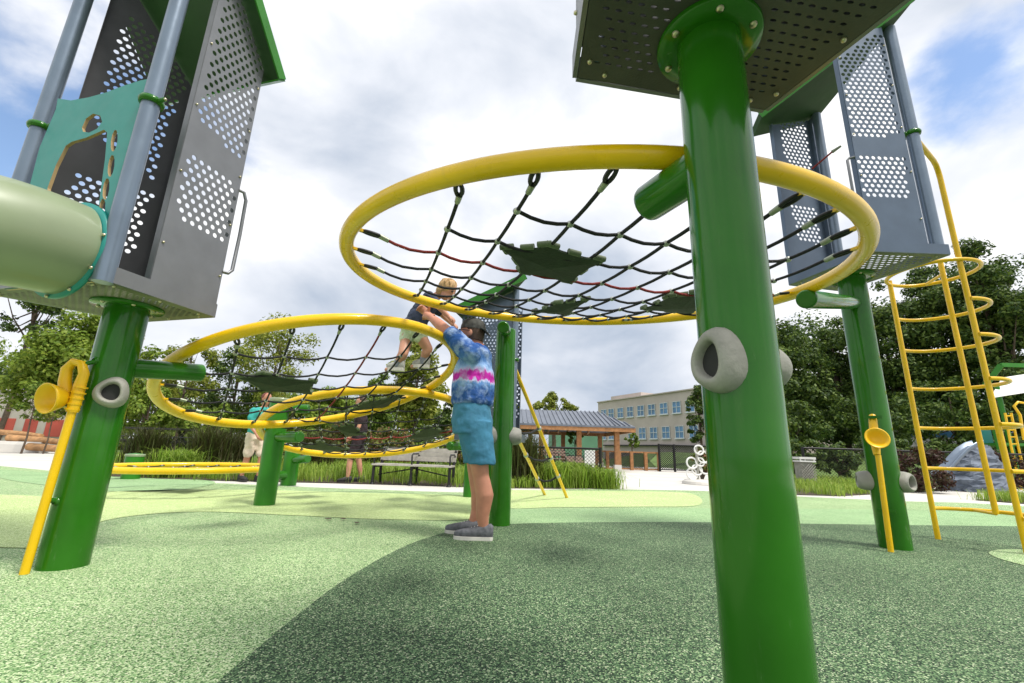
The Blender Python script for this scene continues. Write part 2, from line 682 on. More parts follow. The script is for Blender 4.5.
edge = [G(x, y) for x, y in ((0, 466), (130, 478), (250, 484.5), (360, 489), (480, 492.5), (560, 489.5), (620, 489.5), (705, 491), (800, 496.5), (900, 501), (1024, 506))]
edge = [(-14, 11)] + [(p.x, p.y) for p in edge] + [(12, 5.2)]
edge = [(p.x, p.y) for p in smooth_poly(edge, 6, False)]
sheet('rubber_surface', [(-14, -12)] + edge + [(12, -12)], 0.0, m_light)
# pale swirl, widened to paint in sunlit middle distance; a mid green one beyond
sw = [G(x, y) for x, y in ((0, 495), (60, 497), (130, 491), (250, 490), (360, 493), (480, 497), (484, 517), (400, 520), (300, 516), (200, 512), (120, 518), (50, 538), (0, 548))]
sheet('rubber_surface_pale', smooth_poly([(p.x, p.y) for p in sw] + [(-5.5, 3.2), (-7, 4.6)], 5), .004, m_pale)
sw = [G(x, y) for x, y in ((500, 491), (570, 491), (640, 491.5), (690, 493.5), (700, 505), (640, 507), (560, 507.5), (500, 507))]
sheet('rubber_surface_pale', smooth_poly([(p.x, p.y) for p in sw], 5), .004, m_pale)
sw = [G(x, y) for x, y in ((95, 476), (180, 479), (215, 482), (190, 489), (130, 492), (60, 487), (0, 478), (0, 470))]
sheet('rubber_surface_mid', smooth_poly([(p.x, p.y) for p in sw], 5), .004, m_mid)
mb_ = [G(x, y) for x, y in ((500, 509), (600, 509), (710, 508.5), (800, 509), (900, 510), (1010, 512))]
sheet('rubber_surface_mid', [(p.x, p.y) for p in mb_] + [(11.9, 5.0), (11.9, 2), (3, 2), (-.2, 3.5)], .004, m_mid)
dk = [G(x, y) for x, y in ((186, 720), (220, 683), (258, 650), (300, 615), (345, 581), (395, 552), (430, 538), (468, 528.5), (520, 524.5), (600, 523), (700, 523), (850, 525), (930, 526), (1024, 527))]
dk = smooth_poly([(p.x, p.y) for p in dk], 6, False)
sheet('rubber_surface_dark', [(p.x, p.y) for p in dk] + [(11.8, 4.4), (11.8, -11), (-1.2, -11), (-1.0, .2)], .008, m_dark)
cc_ = G(1128, 572)
sheet('rubber_surface_spot', [(cc_.x + .62 * math.cos(a * PI / 32), cc_.y + .62 * math.sin(a * PI / 32)) for a in range(64)], .012, m_light)
# ------------------------------------------------------------------ perforated sheet metal
def perforated(b, o, U, V, w, h, pitch, rh, mask, thick=.004, n=16, sq=1.0, clips=(), ar=1.0):
    """a sheet w x h in the frame (o,U,V) with real staggered holes where mask(u,v)"""
    U = Vector(U).normalized()
    V = Vector(V).normalized()
    Nn = U.cross(V).normalized()
    o = Vector(o)
    py_ = pitch * sq
    rows = max(1, int(round(h / py_)))
    py_ = h / rows
    cols = max(1, int(round(w / pitch)))
    pw = w / cols
    pts = []
    faces = []
    n = 16
    ring = []
    for k in range(n):
        a = 2 * PI * k / n
        c_, s_ = math.cos(a), math.sin(a)
        mxx = max(abs(c_), abs(s_))
        ring.append(((c_ / mxx * .5, s_ / mxx * .5), (c_, s_)))

    def quad(u0, v0, u1, v1):
        bb = len(pts)
        pts.extend([(u0, v0), (u1, v0), (u1, v1), (u0, v1)])
        faces.append(((bb, bb + 1, bb + 2, bb + 3), 0))
    holes = []
    for r_ in range(rows):
        v = (r_ + .5) * py_
        off = (pw / 2 if r_ % 2 else 0)
        cs_ = cols - (1 if r_ % 2 else 0)
        if r_ % 2:
            quad(0, r_ * py_, pw / 2, (r_ + 1) * py_)
            quad(w - pw / 2, r_ * py_, w, (r_ + 1) * py_)
        run = None
        for c in range(cs_):
            u = off + (c + .5) * pw
            if mask(u, v):
                if run is not None:
                    quad(run, r_ * py_, u - pw / 2, (r_ + 1) * py_)
                    run = None
                bb = len(pts)
                for (e_, i_) in ring:
                    pts.append((u + e_[0] * pw, v + e_[1] * py_))
                for (e_, i_) in ring:
                    pts.append((u + i_[0] * rh * ar, v + i_[1] * rh))
                for k in range(n):
                    k2 = (k + 1) % n
                    faces.append(((bb + k, bb + k2, bb + n + k2, bb + n + k), 0))
                holes.append(bb + n)
            elif run is None:
                run = u - pw / 2
        if run is not None:
            quad(run, r_ * py_, off + cs_ * pw, (r_ + 1) * py_)
    P = len(pts)
    vs = [o + U * p[0] + V * p[1] + Nn * (thick / 2) for p in pts] + [o + U * p[0] + V * p[1] - Nn * (thick / 2) for p in pts]
    fs = [f for f, _ in faces] + [tuple(i + P for i in f[::-1]) for f, _ in faces]
    for hb in holes:
        for k in range(n):
            k2 = (k + 1) % n
            fs.append((hb + k, hb + k2, P + hb + k2, P + hb + k))
    bb = len(vs)
    for (u, v) in ((0, 0), (w, 0), (w, h), (0, h)):
        for sg in (1, -1):
            vs.append(o + U * u + V * v + Nn * (thick / 2 * sg))
    for i in range(4):
        j = (i + 1) % 4
        fs.append((bb + 2 * i, bb + 2 * j, bb + 2 * j + 1, bb + 2 * i + 1))
    if clips:
        bm = bmesh.new()
        bv = [bm.verts.new(p) for p in vs]
        for f in fs:
            try:
                bm.faces.new([bv[i] for i in f])
            except ValueError:
                pass
        for (cp, cn) in clips:
            bmesh.ops.bisect_plane(bm, geom=bm.verts[:] + bm.edges[:] + bm.faces[:], dist=1e-6, plane_co=cp, plane_no=cn, clear_outer=True)
        bm.verts.index_update()
        vs = [v.co.copy() for v in bm.verts]
        fs = [[v.index for v in f.verts] for f in bm.faces]
        bm.free()
    b.add(vs, fs)


def inpoly(u, v, poly):
    c = False
    n = len(poly)
    for i in range(n):
        x0, y0 = poly[i]
        x1, y1 = poly[i - 1]
        if (y0 > v) != (y1 > v) and u < (x1 - x0) * (v - y0) / (y1 - y0) + x0:
            c = not c
    return c


def bolts(parent, pts, d, r=.009, mt=None):
    for p in pts:
        b = MB()
        b.lathe([(0, .010), (r * .7, .009), (r, .004), (r, 0)], Vector(p), d, 10)
        b.build('bolt', mt or M['bolt'], parent)


def v3(p, z):
    return Vector((p[0], p[1], z))


class Tower:
    def __init__(s, label, post, r, zf, corners, steel, deckm, name='play_tower', group='play towers on green posts'):
        s.cor = [Vector((c[0], c[1])) for c in corners]
        s.cen = sum(s.cor, Vector((0, 0))) / len(s.cor)
        s.zf = zf
        s.r = r
        s.post = Vector((post[0], post[1]))
        s.steel = steel
        s.root = thing(name, label, 'play tower', v3(post, 0), group)
        b = MB()
        b.tube([v3(post, -.05), v3(post, zf * .33), v3(post, zf * .66), v3(post, zf - .006)], r, 48)
        s.postob = b.build('post', M['green'], s.root)
        b = MB()
        b.lathe([(r * .98, -.018), (r * 1.08, -.018), (r * 1.62, -.016), (r * 1.65, -.010), (r * 1.65, 0)], v3(post, zf - .001), (0, 0, 1), 40)
        fl = b.build('flange', M['green'], s.postob)
        for k in range(6):
            a = k * PI / 3 + .35
            bolts(fl, [v3(post, zf - .017) + Vector((math.cos(a), math.sin(a), 0)) * r * 1.36], (0, 0, -1), .010)

    def normal(s, i):
        p, q = s.cor[i], s.cor[(i + 1) % len(s.cor)]
        d = (q - p).normalized()
        n = Vector((d.y, -d.x))
        if n.dot((p + q) / 2 - s.cen) < 0:
            n = -n
        return d, n

    def deck(s, pitch, rh, mt, ar=1.0, skirt_h=.085, mask=None):
        n = len(s.cor)
        ctr = s.cen
        d0 = (s.cor[1] - s.cor[0]).normalized()
        U = Vector((d0.x, d0.y, 0))
        V = Vector((-d0.y, d0.x, 0))
        us = [(c - ctr).dot(d0) for c in s.cor]
        vv = [(c - ctr).dot(Vector((-d0.y, d0.x))) for c in s.cor]
        u0, v0 = min(us), min(vv)
        w, h = max(us) - u0, max(vv) - v0
        o = v3(ctr, s.zf + .002) + U * u0 + V * v0
        clips = []
        for i in range(n):
            d, nn = s.normal(i)
            clips.append((v3(s.cor[i], 0) - v3(nn, 0) * .002, v3(nn, 0)))
        pl = s.post

        def msk(u, v):
            p = o + U * u + V * v
            if (Vector((p.x, p.y)) - pl).length < s.r * 1.75:
                return False
            for (cp, cn) in clips:
                if (p - cp).dot(cn) > -.045:
                    return False
            return mask(p) if mask else True
        b = MB()
        perforated(b, o, U, V, w, h, pitch, rh, msk, .004, 12, .8, clips, ar)
        dk = b.build('deck', mt, s.root, fix=False)
        b = MB()
        for i in range(n):
            p, q = s.cor[i], s.cor[(i + 1) % n]
            d, nn = s.normal(i)
            b.bar(v3(p + nn * .0075, s.zf + skirt_h / 2), v3(q + nn * .0075, s.zf + skirt_h / 2), .014, skirt_h)
        b.build('skirt', s.steel, s.root)
        for i in range(n):
            p, q = s.cor[i], s.cor[(i + 1) % n]
            d, nn = s.normal(i)
            bolts(dk, [v3(p + (q - p) * t - nn * .03, s.zf) for t in (.12, .5, .88)], (0, 0, -1), .008)

    def pole(s, xy, z1, r=.043, z0=None):
        b = MB()
        z0 = s.zf + .004 if z0 is None else z0
        b.tube([v3(xy, z0), v3(xy, z0 + (z1 - z0) * .5), v3(xy, z1)], r, 24)
        return b.build('corner_pole', M['polesteel'], s.root)

    def clamp(s, pole, xy, z, r=.043, d=(1, 0)):
        b = MB()
        b.lathe([(r, -.016), (r + .013, -.016), (r + .018, 0), (r + .013, .016), (r, .016)], v3(xy, z), (0, 0, 1), 24)
        dd = Vector((d[0], d[1], 0)).normalized()
        b.cyl(v3(xy, z) + dd * r, v3(xy, z) + dd * (r + .055), .014, .012, 10)
        c = b.build('clamp', M['green'], pole)
        bolts(c, [v3(xy, z) + dd * (r + .055)], dd, .008)

    def wall(s, p, q, z0, zp, zq, mask, mt=None, pitch=.050, rh=.0152, ret=.04, out=None, name='wall_panel', nbolt=5):
        p, q = Vector(p), Vector(q)
        d = (q - p)
        w = d.length
        d.normalize()
        n = Vector((d.y, -d.x))
        if n.dot((p + q) / 2 - s.cen) < 0:
            n = -n
        n3 = v3(n, 0)
        h = max(zp, zq) - z0
        clips = []
        if abs(zp - zq) > 1e-4:
            e = v3(q, zq) - v3(p, zp)
            cn = e.cross(n3).normalized()
            if cn.z < 0:
                cn = -cn
            clips.append((v3(p, zp), cn))
        b = MB()
        perforated(b, v3(p, z0), v3(d, 0), (0, 0, 1), w, h, pitch, rh, mask, .004, 14, .88, clips)
        # folded returns along both uprights
        b.bar(v3(p - n * (ret / 2 + .003), z0), v3(p - n * (ret / 2 + .003), zp - .01), ret, .004, v3(d, 0))
        b.bar(v3(q - n * (ret / 2 + .003), z0), v3(q - n * (ret / 2 + .003), zq - .01), ret, .004, v3(d, 0))
        ob = b.build(name, mt or s.steel, s.root, fix=False)
        bl = []
        for k in range(nbolt):
            t = (k + .5) / nbolt
            bl += [v3(p + d * .018, z0 + (zp - z0) * t) + n3 * .002, v3(q - d * .018, z0 + (zq - z0) * t) + n3 * .002]
        bolts(ob, bl, n3, .007)
        return ob


def hold(parent, c, axis, r=.075, mt=None, dep=.085, vs=1.0):
    """cast climbing hold: a hollow ring with a deep rounded opening"""
    b = MB()
    wob = lambda a: 1 + .06 * math.cos(a * 3 + .5)
    b.lathe([(r * 1.02, -.03), (r * 1.08, 0), (r * 1.06, dep * .4), (r * .95, dep * .8), (r * .8, dep), (r * .70, dep * 1.02), (r * .62, dep * .95), (r * .57, dep * .7), (r * .55, dep * .45)], c, axis, 32, True, wob)
    b.v = [(p[0], p[1], c[2] + (p[2] - c[2]) * vs) for p in b.v]
    h = b.build('climbing_hold', mt or M['hold'], parent)
    b = MB()
    o = Vector(c)
    ax = Vector(axis).normalized()
    b.lathe([(0, dep * .47), (r * .56, dep * .46)], o, ax, 24, True, wob)
    b.v = [(p[0], p[1], c[2] + (p[2] - c[2]) * vs) for p in b.v]
    b.build('shaded_opening', M['dark'], h)  # dark disc; the shade in the hollow is put into its colour
    return h


def arm(parent, p, q, r, mt=None):
    b = MB()
    p, q = Vector(p), Vector(q)
    d = (q - p).normalized()
    b.tube([p, q - d * r * .28, q - d * r * .1, q], [r, r, r * .95, r * .82], 28)
    return b.build('arm', mt or M['green'], parent)


# ======================================================= the near left tower
ZL = 1.40
lc = [G(102, 280, ZL), G(213, 317, ZL), G(136, 322, ZL), G(-22, 292, ZL)]
lc = [Vector((p.x, p.y)) for p in lc]
lpost = (-2.262, 2.48)
TL = Tower('grey perforated play tower with a teal entry panel and pale slide, at the left edge', lpost, .104, ZL, lc, M['steel'], M['decklight'])
TL.deck(.034, .0085, M['decklight'], 1.5)
d01, n01 = TL.normal(0)
d12, n12 = TL.normal(1)
d30, n30 = TL.normal(3)
Nc, Rc, Bc, Lc = lc
# roof: a single slope falling towards the right-hand corner
tip = v3(Rc + n01 * .10 + d01 * .05, 0)
tz = W(284, 79, tip.y).z
tip.z = tz
pn = v3(n01, 0)
q = onplane(255, 0, tip, pn)
slope = (q - tip)
sv = slope / Vector((slope.x, slope.y)).length
sv = sv.normalized()
hn = -n01
rl, rw = 1.25, 1.15
top = [tip, tip + sv * rl, tip + sv * rl + v3(hn, 0) * rw, tip + v3(hn, 0) * rw]
b = MB()
rn = sv.cross(v3(hn, 0)).normalized()
if rn.z < 0:
    rn = -rn
b.prism(top, rn * .055)
rf_ = b.build('roof', M['roofshade'], TL.root)
b = MB()
b.bar(tip + v3(n01, 0) * .006 + rn * .03, tip + sv * rl + v3(n01, 0) * .006 + rn * .03, .012, .075, rn)
b.bar(tip - sv * .006 + rn * .03, tip - sv * .006 + v3(hn, 0) * rw + rn * .03, .012, .075, rn)
b.build('lit_fascia', M['green_far'], rf_)  # brighter green paints the light on the roof edge


def roofz(pt):
    # height of the soffit above a plan point
    v = v3(pt, 0) - tip
    return tip.z - (v.x * rn.x + v.y * rn.y) / rn.z - .004


zw = ZL + .088
fl_ = Nc + (Rc - Nc) * .34 + n01 * .004
fr_ = Rc + n01 * .004
wl = (fr_ - fl_).length
HL = roofz(fl_) - zw


def pxmask(p, q, z0, polys):
    p, q = Vector(p), Vector(q)
    d_ = (q - p).normalized()

    def f(u, v):
        x = to_px(v3(p + d_ * u, z0 + v))
        return any(inpoly(x[0], x[1], pl) for pl in polys)
    return f


def mask_l_unused(u, v):
    x = u / wl
    if x < .09 or x > .95 or v < .22:
        return False
    # two fields of holes with a slanting bare band between them
    lo = v > .30 + .25 * abs(x - .72) * 1.2 and v < .55 + .22 * (1 - x) * .8 + .02
    up = v > .66 + .16 * x - .04 if x > .55 else v > .80 + (.55 - x) * .35
    tri = inpoly(x, v, [(.45, .62), (.96, .42), (.96, .20), (.6, .33), (.12, .50), (.1, .56), (.25, .68)])
    up = v > .70 + .30 * max(0, .45 - x) + .0 * x
    return tri or up


F1 = [(222, -5), (225, -400), (330, -400), (290, -5), (266, 80), (250, 150), (243, 162), (205, 127), (197, 115), (197, 100)]
F2 = [(184, 153), (193, 153), (240, 190), (226, 244), (218, 240), (175, 214), (170, 203), (180, 165)]
mk_ = pxmask(fl_, fr_, zw, (F1, F2))
wp = TL.wall(fl_, fr_, zw, roofz(fl_) - .01, roofz(fr_) - .01, lambda u, v: .03 < u < wl - .025 and mk_(u, v))
# grab bar on the far edge of that panel
b = MB()
hx = Rc + d01 * .005 + n01 * .02
za, zb = W(238, 193, hx.y).z, W(226, 272, hx.y).z
b.tube([v3(Rc, za + .02) + v3(n01, 0) * .004, v3(hx + d01 * .02, za + .015), v3(hx + d01 * .045, za - .03), v3(hx + d01 * .05, (za + zb) / 2), v3(hx + d01 * .045, zb + .03), v3(hx + d01 * .02, zb), v3(Rc, zb) + v3(n01, 0) * .004], .011, 10)
b.build('grab_bar', M['steel'], TL.root)
# back panel, the shade of the tower's inside put into its darker colour
d23l, n23l = TL.normal(2)
bl_, br_ = Lc + (Bc - Lc) * .20 + n23l * .004, Lc + (Bc - Lc) * .99 + n23l * .004
wb_ = (br_ - bl_).length


def mask_b(u, v):
    x = u / wb_
    if x < .06 or x > .95:
        return False
    return (v > .62 and x > (v - 1.55) * .35) or (.12 < v < .42) or (v > .5 and x > .5)


B1 = [(131, 8), (165, 55), (200, 60), (190, 84), (178, 100), (150, 185), (147, 145), (112, 150), (92, 120), (98, 95), (126, 22)]
B2 = [(75, 172), (90, 172), (112, 190), (125, 190), (155, 190), (147, 210), (130, 258), (100, 240), (66, 195)]
mkb_ = pxmask(bl_, br_, zw, (B1, B2))
TL.wall(bl_, br_, zw, roofz(bl_) - .01, roofz(br_) - .01, lambda u, v: .05 < u < wb_ - .04 and mkb_(u, v), M['steelshade'])
# uprights at the near and left corners
pN = Nc + (TL.cen - Nc).normalized() * .028
pL = Lc + (TL.cen - Lc).normalized() * .028
poN = TL.pole(pN, roofz(pN) - .01, z0=ZL - .004)
poL = TL.pole(pL, roofz(pL) - .01, z0=ZL - .004)
pB = Bc + (TL.cen - Bc).normalized() * .055
TL.clamp(poN, pN, W(165, 103, pN.y).z, d=(-d30.x * -1, -d30.y * -1))
TL.clamp(poL, pL, W(48, 128, pL.y).z, d=d30)
# teal entry panel with its arch and four finger holes, traced on its own upright plane
ppt = v3((pN + pL) / 2 - n30 * 0.0, 0)
pnn = v3(n30, 0)
du = v3((pN - pL).normalized(), 0)


def tp(px, py):
    p = onplane(px, py, ppt, pnn)
    return ((p - ppt).dot(du), p.z - ZL)


outl = [(62, 101), (75, 103), (92, 100), (110, 95), (128, 88), (144, 83), (154, 81), (136, 160), (118, 226), (98, 276), (95, 283), (10, 291), (14, 270), (28, 212), (44, 150), (60, 112)]
holes = [[(52, 190), (60, 168), (70, 148), (76, 144), (90, 140), (108, 132), (111, 135), (109, 160), (104, 198), (100, 232), (50, 232)],
         [(86, 130), (90, 121), (97, 116), (104, 118), (106, 124), (101, 131), (93, 135), (87, 134)]]
for (cx_, cy_) in ((118, 143), (115, 168), (110, 191), (106, 211)):
    holes.append([(cx_ + 3.2 * math.cos(a * PI / 5) + 1.5 * -math.sin(a * PI / 5) * .9, cy_ + 11 * math.sin(a * PI / 5)) for a in range(10)])
cu = bpy.data.curves.new('entry_panel', 'CURVE')
cu.dimensions = '2D'
cu.fill_mode = 'BOTH'
cu.extrude = .008
for pl_ in [outl] + holes:
    sp_ = cu.splines.new('POLY')
    sp_.points.add(len(pl_) - 1)
    for i, q_ in enumerate(pl_):
        u_, v_ = tp(*q_)
        sp_.points[i].co = (u_, v_, 0, 1)
    sp_.use_cyclic_u = True
cob = bpy.data.objects.new('tmp', cu)
col.objects.link(cob)
dg = bpy.context.evaluated_depsgraph_get()
me = bpy.data.meshes.new_from_object(cob.evaluated_get(dg))
bpy.data.objects.remove(cob)
b = MB()
off = pnn * .012
for f in me.polygons:
    pass
vs_ = [ppt + off + du * v.co.x + Vector((0, 0, ZL + v.co.y)) + pnn * v.co.z for v in me.vertices]
b.add(vs_, [tuple(f.vertices) for f in me.polygons])
ep = b.build('entry_panel', M['teal'], TL.root)
ep.data.materials.append(M['tealedge'])
for f in ep.data.polygons:
    if abs(f.normal.dot(pnn)) < .5:
        f.material_index = 1
# arm and holds of the left post
lp3 = Vector((lpost[0], lpost[1], 0))
aZ = W(140, 367, 2.48).z
TLarm = (v3(lpost, aZ), None)

# ======================================================= the tower overhead
ZC = 1.785
cc0 = [G(577, 78, ZC), G(765, 110, ZC), G(905, 0, ZC)]
cpost = (.530, 1.004)
cc1 = [Vector((p.x, p.y)) for p in cc0]
cc1 = [cc1[0], cc1[1], cc1[2] + (cc1[2] - cc1[1]) * .35, Vector((.74, .52)), Vector((.165, .62))]
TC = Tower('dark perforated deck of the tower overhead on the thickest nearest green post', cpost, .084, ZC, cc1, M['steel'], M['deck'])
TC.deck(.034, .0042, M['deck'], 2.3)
nC = len(cc1)
for i in range(nC):  # mostly unseen walls, added on every side to keep the deck dark
    p, q = cc1[i], cc1[(i + 1) % nC]
    if i >= 0:
        d_, n_ = TC.normal(i)
        a_, c_ = p + (q - p) * .06 + n_ * .004, p + (q - p) * .94 + n_ * .004
        ww_ = (c_ - a_).length
        TC.wall(a_, c_, ZC + .088, ZC + 1.2, ZC + 1.2, lambda u, v: i in (1, 2) and .3 < v < .6 and .05 < u)
for i in range(nC):
    pc = cc1[i] + (TC.cen - cc1[i]).normalized() * .06
    TC.pole(pc, ZC + 1.35, .036)
b = MB()
b.prism([v3(TC.cen + (c - TC.cen) * 1.12, ZC + 1.36) for c in cc1], (0, 0, .05))
b.build('roof', M['roofshade'], TC.root)

# ======================================================= the right tower
ZR = 2.24
rc = [G(872, 252, ZR), G(949, 255, ZR), G(842, 291, ZR), G(790, 285, ZR)]
rc = [Vector((p.x, p.y)) for p in rc]
rpost = (3.005, 3.65)
TR = Tower('slate blue perforated play tower under a sloping green roof beside the yellow ladder', rpost, .105, ZR, rc, M['steelblue'], M['decklight'])
TR.deck(.05, .012, M['decklight'], 1.5)
Nr, Rr, Br, Lr = rc
dR0, nR0 = TR.normal(0)
e1 = W(762, 117, Lr.y - .12)
e2 = W(914, 0, Rr.y - .16)
sl2 = (e2 - e1)
hor = Vector((-sl2.y, sl2.x, 0)).normalized()
if hor.y < 0:
    hor = -hor
b = MB()
rn2 = sl2.cross(hor).normalized()
if rn2.z < 0:
    rn2 = -rn2
ex = sl2 * .12
roof_b = b


def roofz2(pt):
    v = v3(pt, 0) - Vector((e1.x, e1.y, 0))
    return e1.z - (v.x * rn2.x + v.y * rn2.y) / rn2.z - .01


def onroof2(p):
    return Vector((p[0], p[1], roofz2(Vector((p[0], p[1]))) + .01))


rb_ = (Br - Rr) * 1.12
b.prism([e1, e2, onroof2(Br + (Br - TR.cen) * .12), onroof2(Lr + (Lr - TR.cen) * .30)], rn2 * .06)
rf_ = b.build('roof', M['roofshade'], TR.root)
b = MB()
b.bar(e1 - hor * .006 + rn2 * .03, e2 - hor * .006 + rn2 * .03, .012, .085, rn2)
b.build('lit_fascia', M['green_far'], rf_)  # edge strip in lighter green, standing in for light on the rim


zr = ZR + .088
a_, c_ = Nr + nR0 * .004, Nr + (Rr - Nr) * .75 + nR0 * .004
wr_ = (c_ - a_).length
hr_ = roofz2(a_) - zr


def mask_r(u, v):
    x = u / wr_
    if x < .12 or x > .9:
        return False
    y = v / hr_
    return (.27 < y < .475) or (.60 < y < .97)


TR.wall(a_, c_, zr, roofz2(a_), roofz2(c_), pxmask(a_, c_, zr, ([(834, 62), (884, 28), (899, 136), (850, 136)], [(853, 153), (904, 156), (910, 199), (862, 199)])), pitch=.050, rh=.0172, ret=.045)
d23, n23 = TR.normal(2)
a_, c_ = Br + (Lr - Br) * .15 + n23 * .004, Lr + n23 * .004
wq_ = (c_ - a_).length


def mask_q(u, v):
    x = u / wq_
    y = v / hr_
    return .1 < x < .88 and ((.12 < y < .42) or (.52 < y < .97))


TR.wall(a_, c_, zr, roofz2(a_), roofz2(c_), pxmask(a_, c_, zr, ([(777, 112), (802, 104), (813, 172), (787, 166)], [(790, 203), (816, 208), (823, 247), (799, 241)])), pitch=.050, rh=.0165)
pR = Rr + (TR.cen - Rr).normalized() * .055
poR = TR.pole(pR, roofz2(pR), .044)
pB2 = Br + (TR.cen - Br).normalized() * .055
TR.pole(pB2, roofz2(pB2), .044)
TR.clamp(poR, pR, W(912, 134, pR.y).z, .044, (-dR0.x, -dR0.y))
# small grab bar by the near corner
b = MB()
hx = Nr - dR0 * .05 - nR0 * .02
za, zb = W(841, 158, hx.y).z, W(846, 205, hx.y).z
b.tube([v3(Nr, za), v3(hx + dR0 * .02, za), v3(hx, za - .02), v3(hx, zb + .02), v3(hx + dR0 * .02, zb), v3(Nr, zb)], .011, 8)
b.build('grab_bar', M['steel'], TR.root)
# short red rope from the deck to its far upright
b = MB()
pa, pb_ = W(812, 169, Lr.y - .15), W(832, 152, Lr.y - .25)
pc_ = W(841, 146, Lr.y - .3)
b.tube([pa, pb_], .009, 8)
rr_ = b.build('rope', M['redrope'], TR.root)
b = MB()
b.cyl(pb_, pc_, .017, .010, 10)
b.build('ferrule', M['ferrule'], rr_)

# ======================================================= the tower behind the man
mc = [Vector(p) for p in ((-.56, 4.72), (.055, 4.60), (.17, 5.2), (-.48, 5.33))]
ZM = .74
TM = Tower('slate blue tower half hidden behind the man in the tie-dye shirt', (-.2, 4.97), .09, ZM, mc, M['steelblue'], M['deck'])
TM.deck(.04, .01, M['deck'], 1.4)
f1, f2 = W(455, 312, 4.58), W(527, 278, 4.42)
sl3 = f2 - f1
hor3 = Vector((-sl3.y, sl3.x, 0)).normalized()
if hor3.y < 0:
    hor3 = -hor3
rn3 = sl3.cross(hor3).normalized()
if rn3.z < 0:
    rn3 = -rn3
b = MB()
b.prism([f1, f2, f2 + hor3 * .30 - sl3 * .34, f1 + hor3 * .42], rn3 * .05)
rf_ = b.build('roof', M['roofshade'], TM.root)
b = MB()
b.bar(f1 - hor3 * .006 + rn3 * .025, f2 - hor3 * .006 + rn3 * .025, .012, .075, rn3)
b.build('lit_fascia', M['green_far'], rf_)  # lit roof edge put into a brighter colour


def roofz3(pt):
    v = v3(pt, 0) - Vector((f1.x, f1.y, 0))
    return f1.z - (v.x * rn3.x + v.y * rn3.y) / rn3.z - .01


dM, nM = TM.normal(0)
a_, c_ = mc[0] + nM * .004, mc[0] + (mc[1] - mc[0]) * .99 + nM * .004
wm_ = (c_ - a_).length
hm_ = roofz3(a_) - ZM - .088
TM.wall(a_, c_, ZM + .088, roofz3(a_), roofz3(c_), lambda u, v: .06 < u / wm_ < .80 and (.1 < v / hm_ < .35 or .55 < v / hm_ < .99), pitch=.042, rh=.0135)
pm = mc[1] + nM * .02 - dM * .02
pom = TM.pole(pm, roofz3(pm), .034, ZM - .03)
TM.clamp(pom, pm, W(514, 360, pm.y).z, .034, (-nM.x, -nM.y))
pm2 = mc[3] + (TM.cen - mc[3]).normalized() * .05
TM.pole(pm2, roofz3(pm2), .034)
d_, n_ = TM.normal(2)
a_, c_ = mc[3] + n_ * .004 + d_ * -.05, mc[2] + n_ * .004 + d_ * .05
TM.wall(a_, c_, ZM + .088, roofz3(a_), roofz3(c_), lambda u, v: .06 < u and (.2 < v < .7 or .9 < v < 1.8), pitch=.042, rh=.0125)
# ------------------------------------------------------------------ free posts
def support_post(label, xy, z, r, cap=None, mt=None):
    t = thing('support_post', label, 'post', v3(xy, 0), 'green posts that carry the net rings')
    b = MB()
    b.tube([v3(xy, -.05), v3(xy, z * .5), v3(xy, z)], r, 36, cap=False)
    b.lathe([(r, 0), (r * .97, r * .10), (r * .8, r * .2), (0, r * .28)], v3(xy, z), (0, 0, 1), 36)
    p = b.build('post', mt or M['green_far'], t)
    if cap:
        b = MB()
        b.lathe([(r * 1.04, -.02), (r * 1.06, 0), (r * 1.04, .02), (0, .03)], v3(xy, z), (0, 0, 1), 36)
        b.build('cap', M['slide'], p)
    return t


